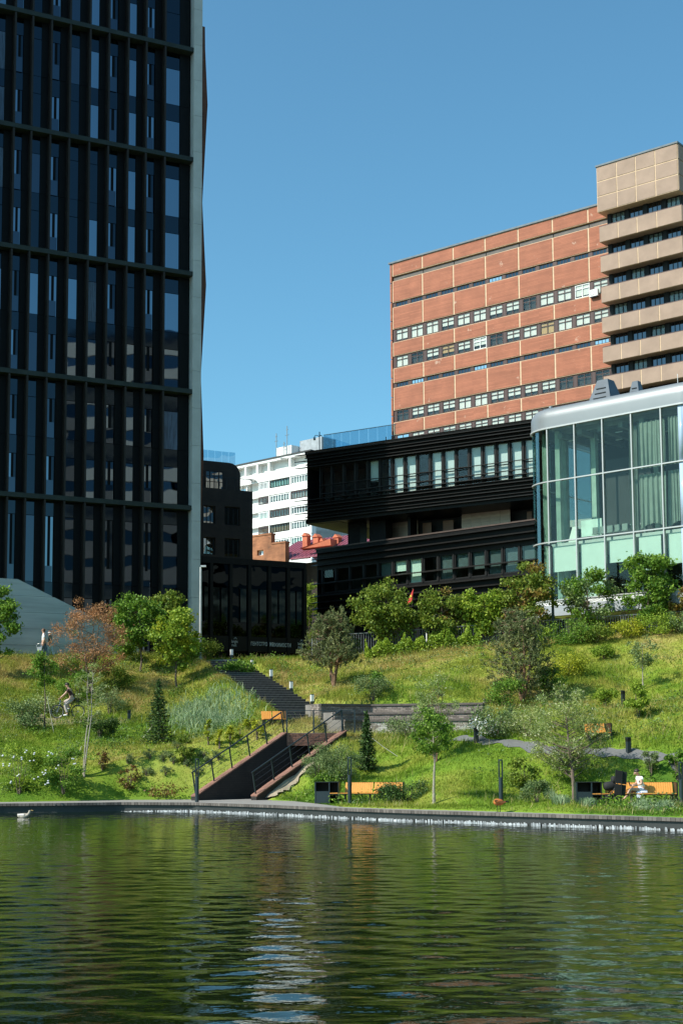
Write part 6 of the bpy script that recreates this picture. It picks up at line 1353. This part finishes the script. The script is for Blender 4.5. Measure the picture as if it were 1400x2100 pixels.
hand(w, (-.28, -.20, .63), (-.9, .25, .1), (.2, .2, .9), (.2, -.9, .1), .15, .6); hand(w, (-.32, -.02, .65), (-.85, -.35, .1), (-.2, .2, .9), (.2, .9, .1), .15, .6)
ph = thing('phone', 'dark phone in the seated woman\'s hands', 'phone', tuple(wp + Vector((-.42, -.16, .67)))); MB().hexa([(-.02, -.04, 0), (.02, -.04, 0), (.02, .04, 0), (-.02, .04, 0), (-.07, -.04, .13), (-.05, -.04, .135), (-.05, .04, .135), (-.07, .04, .13)]).build('case', black_metal, ph)
for c in ((-.70, -.255, .15), (-.46, -.19, .03)): MB().hexa([(c[0] - .1, c[1] - .06, c[2] - .02), (c[0] + .13, c[1] - .0, c[2] - .02), (c[0] + .12, c[1] + .07, c[2] - .02), (c[0] - .11, c[1] + .01, c[2] - .02), (c[0] - .1, c[1] - .06, c[2] + .005), (c[0] + .13, c[1], c[2] + .02), (c[0] + .12, c[1] + .07, c[2] + .02), (c[0] - .11, c[1] + .01, c[2] + .005)]).build('sandal', M('sandal_m', (.42, .28, .14), .6), w)
# stroller left of her
sp_ = br.location + Vector((.62, -.25, 0)); s = thing('stroller', 'black baby stroller with a rounded hood parked before the bench', 'stroller', tuple(sp_))
pod = skin_body('carrycot', {'a': (-.26, 0, .62, .15), 'b': (.0, 0, .62, .19), 'c': (.24, 0, .66, .17)}, [('a', 'b'), ('b', 'c')], fabric_black, s)
skin_body('hood', {'a': (.02, 0, .80, .19), 'b': (.16, 0, .84, .17), 'c': (.24, 0, .74, .13)}, [('a', 'b'), ('b', 'c')], fabric_black, s)
f_ = MB()
for y in (-.2, .2): f_.tube([(-.3, y, .14), (.05, y, .45), (.36, y, .95)], .016, 6); f_.tube([(.28, y, .12), (.0, y, .46)], .016, 6)
f_.tube([(.36, -.2, .95), (.36, .2, .95)], .018, 6); f_.build('chassis', black_metal, s)
for x, r in ((-.3, .12), (.28, .14)):
    for y in (-.23, .23): MB().ring((x, y, r), r - .015, .016, 18).ring((x, y, r), r * .3, .012, 10).build('wheel', tyre_m, s)
box('basket', -.2, .2, -.16, .16, .2, .36, fabric_black, s)
# dark notice board on a post, seen from its back
bp_ = br.location + Vector((.93, -.62, 0)); n_ = thing('notice_board', 'black double panel on a thin post, seen from its back, before the bench', 'notice board', tuple(bp_), R(6))
MB().tube([(-.03, 0, -.08), (.05, 0, 1.15)], .02, 8).build('post', black_metal, n_)
MB().hexa([(-.20, .03, .74), (.20, .03, .68), (.20, .06, .68), (-.20, .06, .74), (-.17, .03, 1.19), (.22, .03, 1.10), (.22, .06, 1.10), (-.17, .06, 1.19)]).build('panel', fabric_black, n_)
MB().hexa([(-.24, .03, .36), (.14, .03, .30), (.14, .06, .30), (-.24, .06, .36), (-.20, .03, .72), (.19, .03, .66), (.19, .06, .66), (-.20, .06, .72)]).build('panel', fabric_black, n_)
# cyclist riding to the left along the upper path
cb = P(139, 1476, 72.0); cb.z = tz(cb.x, cb.y) + .02; bk = thing('bicycle', 'black bicycle with disc front wheel ridden along the upper path', 'bicycle', tuple(cb), R(5))
fr = MB(); A_, B_, C_, D_ = Vector((-.52, 0, .34)), Vector((.52, 0, .34)), Vector((.08, 0, .30)), Vector((.24, 0, .84)); hd = Vector((-.36, 0, .86)); hd2 = Vector((-.40, 0, .70))
for p, q, r in ((hd2, C_, .024), (hd, D_ + Vector((-.03, 0, -.12)), .018), (C_, D_, .020), (C_, B_, .013), (D_ + Vector((-.03, 0, -.1)), B_, .011)): fr.tube([p, q], r, 7)
fr.build('frame', black_metal, bk); MB().tube([hd + Vector((.01, 0, .06)), hd2], .026, 7).tube([hd2, A_], .018, 7).build('fork', M('fork_blue', (.10, .14, .19), .4, .3), bk)
MB().tube([hd + Vector((.0, 0, .05)), hd + Vector((-.06, 0, .12))], .018, 6).tube([hd + Vector((-.03, -.32, .12)), hd + Vector((-.06, 0, .12)), hd + Vector((-.03, .32, .12))], .014, 6).build('handlebar', black_metal, bk)
MB().tube([D_ + Vector((-.14, 0, .07)), D_ + Vector((0, 0, .075)), D_ + Vector((.13, 0, .09))], [.03, .05, .08], 8).tube([D_, D_ + Vector((0, 0, .06))], .015, 6).build('saddle', black_metal, bk)
for c in (A_, B_):
    wh = MB().ring(tuple(c), .325, .024, 28).build('tyre', tyre_m, bk); MB().ring(tuple(c), .295, .012, 28).build('rim', grey_metal, wh)
    sp2 = MB().tube([(c.x, -.04, c.z), (c.x, .04, c.z)], .03, 8)
    for k in range(14): a = math.pi * 2 * k / 14; sp2.tube([(c.x, (.02 if k % 2 else -.02), c.z), (c.x + .29 * math.cos(a), 0, c.z + .29 * math.sin(a))], .0035, 3, False)
    sp2.build('spokes', grey_metal, wh)
MB().ring((C_.x, -.05, C_.z), .09, .012, 16).tube([(C_.x, -.07, C_.z), (C_.x - .03, -.09, C_.z - .17)], .012, 5).tube([(C_.x, .07, C_.z), (C_.x + .03, .09, C_.z + .17)], .012, 5).build('crankset', black_metal, bk)
for y, z in ((-.10, .13), (.10, .47)): box('pedal', C_.x - .05, C_.x + .05, y - .05 if y < 0 else y, y if y < 0 else y + .05, z - .012, z + .012, black_metal, bk)
cy = thing('person', 'man in a dark maroon tee and pale trousers riding the bicycle', 'person', tuple(cb), R(5))
J = {'hip': (.24, 0, .98, .145), 'waist': (.20, 0, 1.14, .135), 'chest': (.09, 0, 1.38, .15), 'neck0': (.03, 0, 1.51, .07), 'neck': (-.0, 0, 1.56, .058), 'head': (-.05, 0, 1.66, .092), 'crown': (-.04, 0, 1.72, .080),
     'shl': (.07, -.20, 1.46, .066), 'ell': (-.12, -.27, 1.22, .048), 'wrl': (-.35, -.28, 1.02, .033), 'shr': (.06, .20, 1.46, .066), 'elr': (-.16, .27, 1.24, .048), 'wrr': (-.37, .28, 1.03, .033),
     'h1': (.20, -.10, .95, .115), 'k1': (-.13, -.12, .66, .078), 'c1': (-.08, -.12, .50, .066), 'a1': (.02, -.13, .22, .042), 't1': (-.12, -.13, .165, .036),
     'h2': (.20, .10, .95, .115), 'k2': (-.19, .12, .84, .078), 'c2': (-.10, .12, .72, .066), 'a2': (.10, .13, .54, .042), 't2': (-.03, .13, .50, .036)}
skin_body('body', J, E, skin_m, cy, 2, 'hip')
cloth('tee_shirt', ['waist', 'chest', 'neck0', 'shl', 'shr'], E, .018, tee_maroon, cy, J, {('shl', 'ell'): .6, ('shr', 'elr'): .6, ('waist', 'hip'): .4}, 'chest')
cloth('trousers', ['hip', 'h1', 'k1', 'c1', 'h2', 'k2', 'c2'], E, .02, trousers_light, cy, J, {('c1', 'a1'): .85, ('c2', 'a2'): .85, ('hip', 'waist'): .3}, 'hip')
head_bits(cy, (-.055, 0, 1.67), (-1, -.1, -.1), .094, hair_m)
MB().lathe([(.112, 0), (.112, .03), (.095, .08), (.05, .11), (.01, .115)], 12, (-.045, 0, 1.70)).build('cap', hair_m, cy)
hand(cy, (-.35, -.28, 1.02), (-.9, 0, -.35), (0, 1, 0), (-.35, 0, .9), .17, .9); hand(cy, (-.37, .28, 1.03), (-.9, 0, -.35), (0, -1, 0), (-.35, 0, .9), .17, .9)
for q in ('t1', 't2'): x, y, z, _ = J[q]; skin_body('shoe', {'a': (x + .13, y, z - .0, .05), 'b': (x + .0, y, z - .015, .05), 'c': (x - .09, y, z - .02, .035)}, [('a', 'b'), ('b', 'c')], tee_white, cy)
# couple walking along the crest
def walker(px, py, D, label, hgt, top_m, bot_m, hair, skirt=False, long_=False, lean=0, shoe=tee_white):
    b = P(px, py, D); b.z = tz(b.x, b.y); k = hgt / 1.75; t = thing('person', label, 'person', tuple(b), 0, None)
    J = {'hip': (0, 0, .93, .135), 'waist': (0, 0, 1.10, .12), 'chest': (0, 0, 1.34, .14), 'neck0': (-.01, 0, 1.47, .065), 'neck': (-.02, 0, 1.52, .055), 'head': (-.04, 0, 1.62, .09), 'crown': (-.03, 0, 1.675, .078),
         'shl': (.0, -.19, 1.42, .06), 'ell': (.10, -.23, 1.14, .045), 'wrl': (.0, -.22, .90, .030), 'shr': (.0, .19, 1.42, .06), 'elr': (-.04, .23, 1.14, .045), 'wrr': (-.16, .22, .93, .030),
         'h1': (0, -.09, .90, .105), 'k1': (-.12, -.09, .50, .07), 'c1': (-.13, -.09, .35, .06), 'a1': (-.16, -.09, .08, .040), 't1': (-.28, -.09, .04, .034),
         'h2': (0, .09, .90, .105), 'k2': (.08, .09, .50, .07), 'c2': (.16, .09, .35, .06), 'a2': (.28, .09, .12, .040), 't2': (.17, .09, .05, .034)}
    J = {q: (v[0] * k, v[1] * k, v[2] * k, v[3] * k) for q, v in J.items()}
    skin_body('body', J, E, skin_m, t, 2, 'hip')
    cloth('top', ['waist', 'chest', 'neck0', 'shl', 'shr'], E, .017, top_m, t, J, {('shl', 'ell'): .9, ('shr', 'elr'): .9, ('waist', 'hip'): .7}, 'chest')
    cloth('skirt' if skirt else 'trousers', ['hip', 'h1', 'k1', 'c1', 'h2', 'k2', 'c2'], E, .045 if skirt else .02, bot_m, t, J, {('c1', 'a1'): .8, ('c2', 'a2'): .8, ('hip', 'waist'): .4}, 'hip')
    head_bits(t, (-.045 * k, 0, 1.63 * k), (-1, -.15, 0), .092 * k, hair, long_)
    hand(t, J['wrl'][:3], (-.1, 0, -1), (1, 0, 0), (0, 1, 0), .17, .35); hand(t, J['wrr'][:3], (-.25, 0, -1), (1, 0, 0), (0, -1, 0), .17, .35)
    for q in ('t1', 't2'): x, y, z, _ = J[q]; skin_body('shoe', {'a': (x + .13, y, z, .048), 'b': (x, y, z - .0, .045), 'c': (x - .07, y, z - .0, .035)}, [('a', 'b'), ('b', 'c')], shoe, t)
    return t
m1 = walker(90, 1340, 80.6, 'long haired walker in a white tee and blue jeans on the crest path', 1.76, tee_white, jeans, hair_brown, long_=True)
m2 = walker(103, 1341, 80.9, 'walker in a dark top and pale patterned trousers behind the white tee walker', 1.60, tee_green, skirt_blue, hair_brown, skirt=True)
MB().ring((-.02, 0, 1.60 * 1.60 / 1.75), .085, .03, 12, 'z').build('scarf', tee_white, m2)
bag = thing('tote_loop', 'pale looped bag hanging from the hand of the white tee walker', 'bag', tuple(m1.location + Vector((-.2, -.2, .62)))); MB().ring((0, 0, .1), .16, .02, 14).build('strap', grey_metal, bag); MB().hexa([(-.12, -.04, -.14), (.12, -.04, -.14), (.12, .04, -.14), (-.12, .04, -.14), (-.14, -.03, .06), (.14, -.03, .06), (.14, .03, .06), (-.14, .03, .06)]).build('pouch', M('bag_m', (.35, .38, .40), .7), bag)
# ------------------------------------------------------------------ ducks
dk = P(1023, 1676, 44.2); dk.z = PROM_Z + .004; d_ = thing('shelduck', 'rust orange shelduck standing on the kerb with its head tucked down', 'duck', tuple(dk), R(4))
skin_body('body', {'r': (.16, 0, .30, .06), 'b': (.05, 0, .30, .115), 'f': (-.10, 0, .315, .12), 'n': (-.17, -.03, .33, .075)}, [('r', 'b'), ('b', 'f'), ('f', 'n')], rust_feather, d_)
skin_body('head', {'a': (-.12, -.10, .37, .045), 'b': (-.17, -.09, .35, .05)}, [('a', 'b')], rust_feather, d_); MB().tube([(-.11, -.13, .37), (-.06, -.16, .355)], [.02, .008], 6).build('bill', black_metal, d_)
MB().hexa([(.14, -.05, .29), (.30, -.02, .32), (.30, .02, .32), (.14, .05, .29), (.14, -.04, .34), (.32, -.02, .345), (.32, .02, .345), (.14, .04, .34)]).build('tail', black_metal, d_)
for y in (-.04, .05): MB().tube([(-.02 + y, y, .22), (-.01 + y, y, .0)], .011, 6).build('leg', black_metal, d_); MB().hexa([(-.08 + y, y - .03, 0), (.0 + y, y - .01, 0), (.0 + y, y + .01, 0), (-.08 + y, y + .03, 0), (-.08 + y, y - .03, .006), (.0 + y, y - .01, .015), (.0 + y, y + .01, .015), (-.08 + y, y + .03, .006)]).build('foot', black_metal, d_)
MB().hexa([(.0, -.125, .27), (.20, -.07, .29), (.20, -.06, .29), (.0, -.115, .27), (-.02, -.12, .35), (.2, -.06, .34), (.2, -.05, .34), (-.02, -.11, .35)]).build('wing', M('wing_m', (.30, .10, .03), .7), d_)
dk = P(48, 1668, 50.5); dk.z = -.02; d2 = thing('mallard', 'pale grey brown duck swimming near the left kerb', 'duck', tuple(dk), R(170))
skin_body('body', {'r': (.22, 0, .10, .03), 'b': (.10, 0, .07, .10), 'f': (-.10, 0, .07, .115), 'n': (-.20, 0, .12, .06), 'k': (-.24, 0, .22, .04), 'h': (-.26, 0, .28, .052)}, [('r', 'b'), ('b', 'f'), ('f', 'n'), ('n', 'k'), ('k', 'h')], pale_feather, d2)
MB().tube([(-.29, 0, .275), (-.38, 0, .26)], [.022, .014], 6).build('bill', M('bill_m', (.35, .22, .06), .5), d2)
for y in (-1, 1): MB().hexa([(-.08, y * .10, .10), (.16, y * .07, .10), (.16, y * .09, .10), (-.08, y * .115, .10), (-.06, y * .07, .17), (.2, y * .03, .15), (.2, y * .05, .15), (-.06, y * .09, .17)]).build('wing', M('wing_grey', (.62, .58, .52), .7), d2)
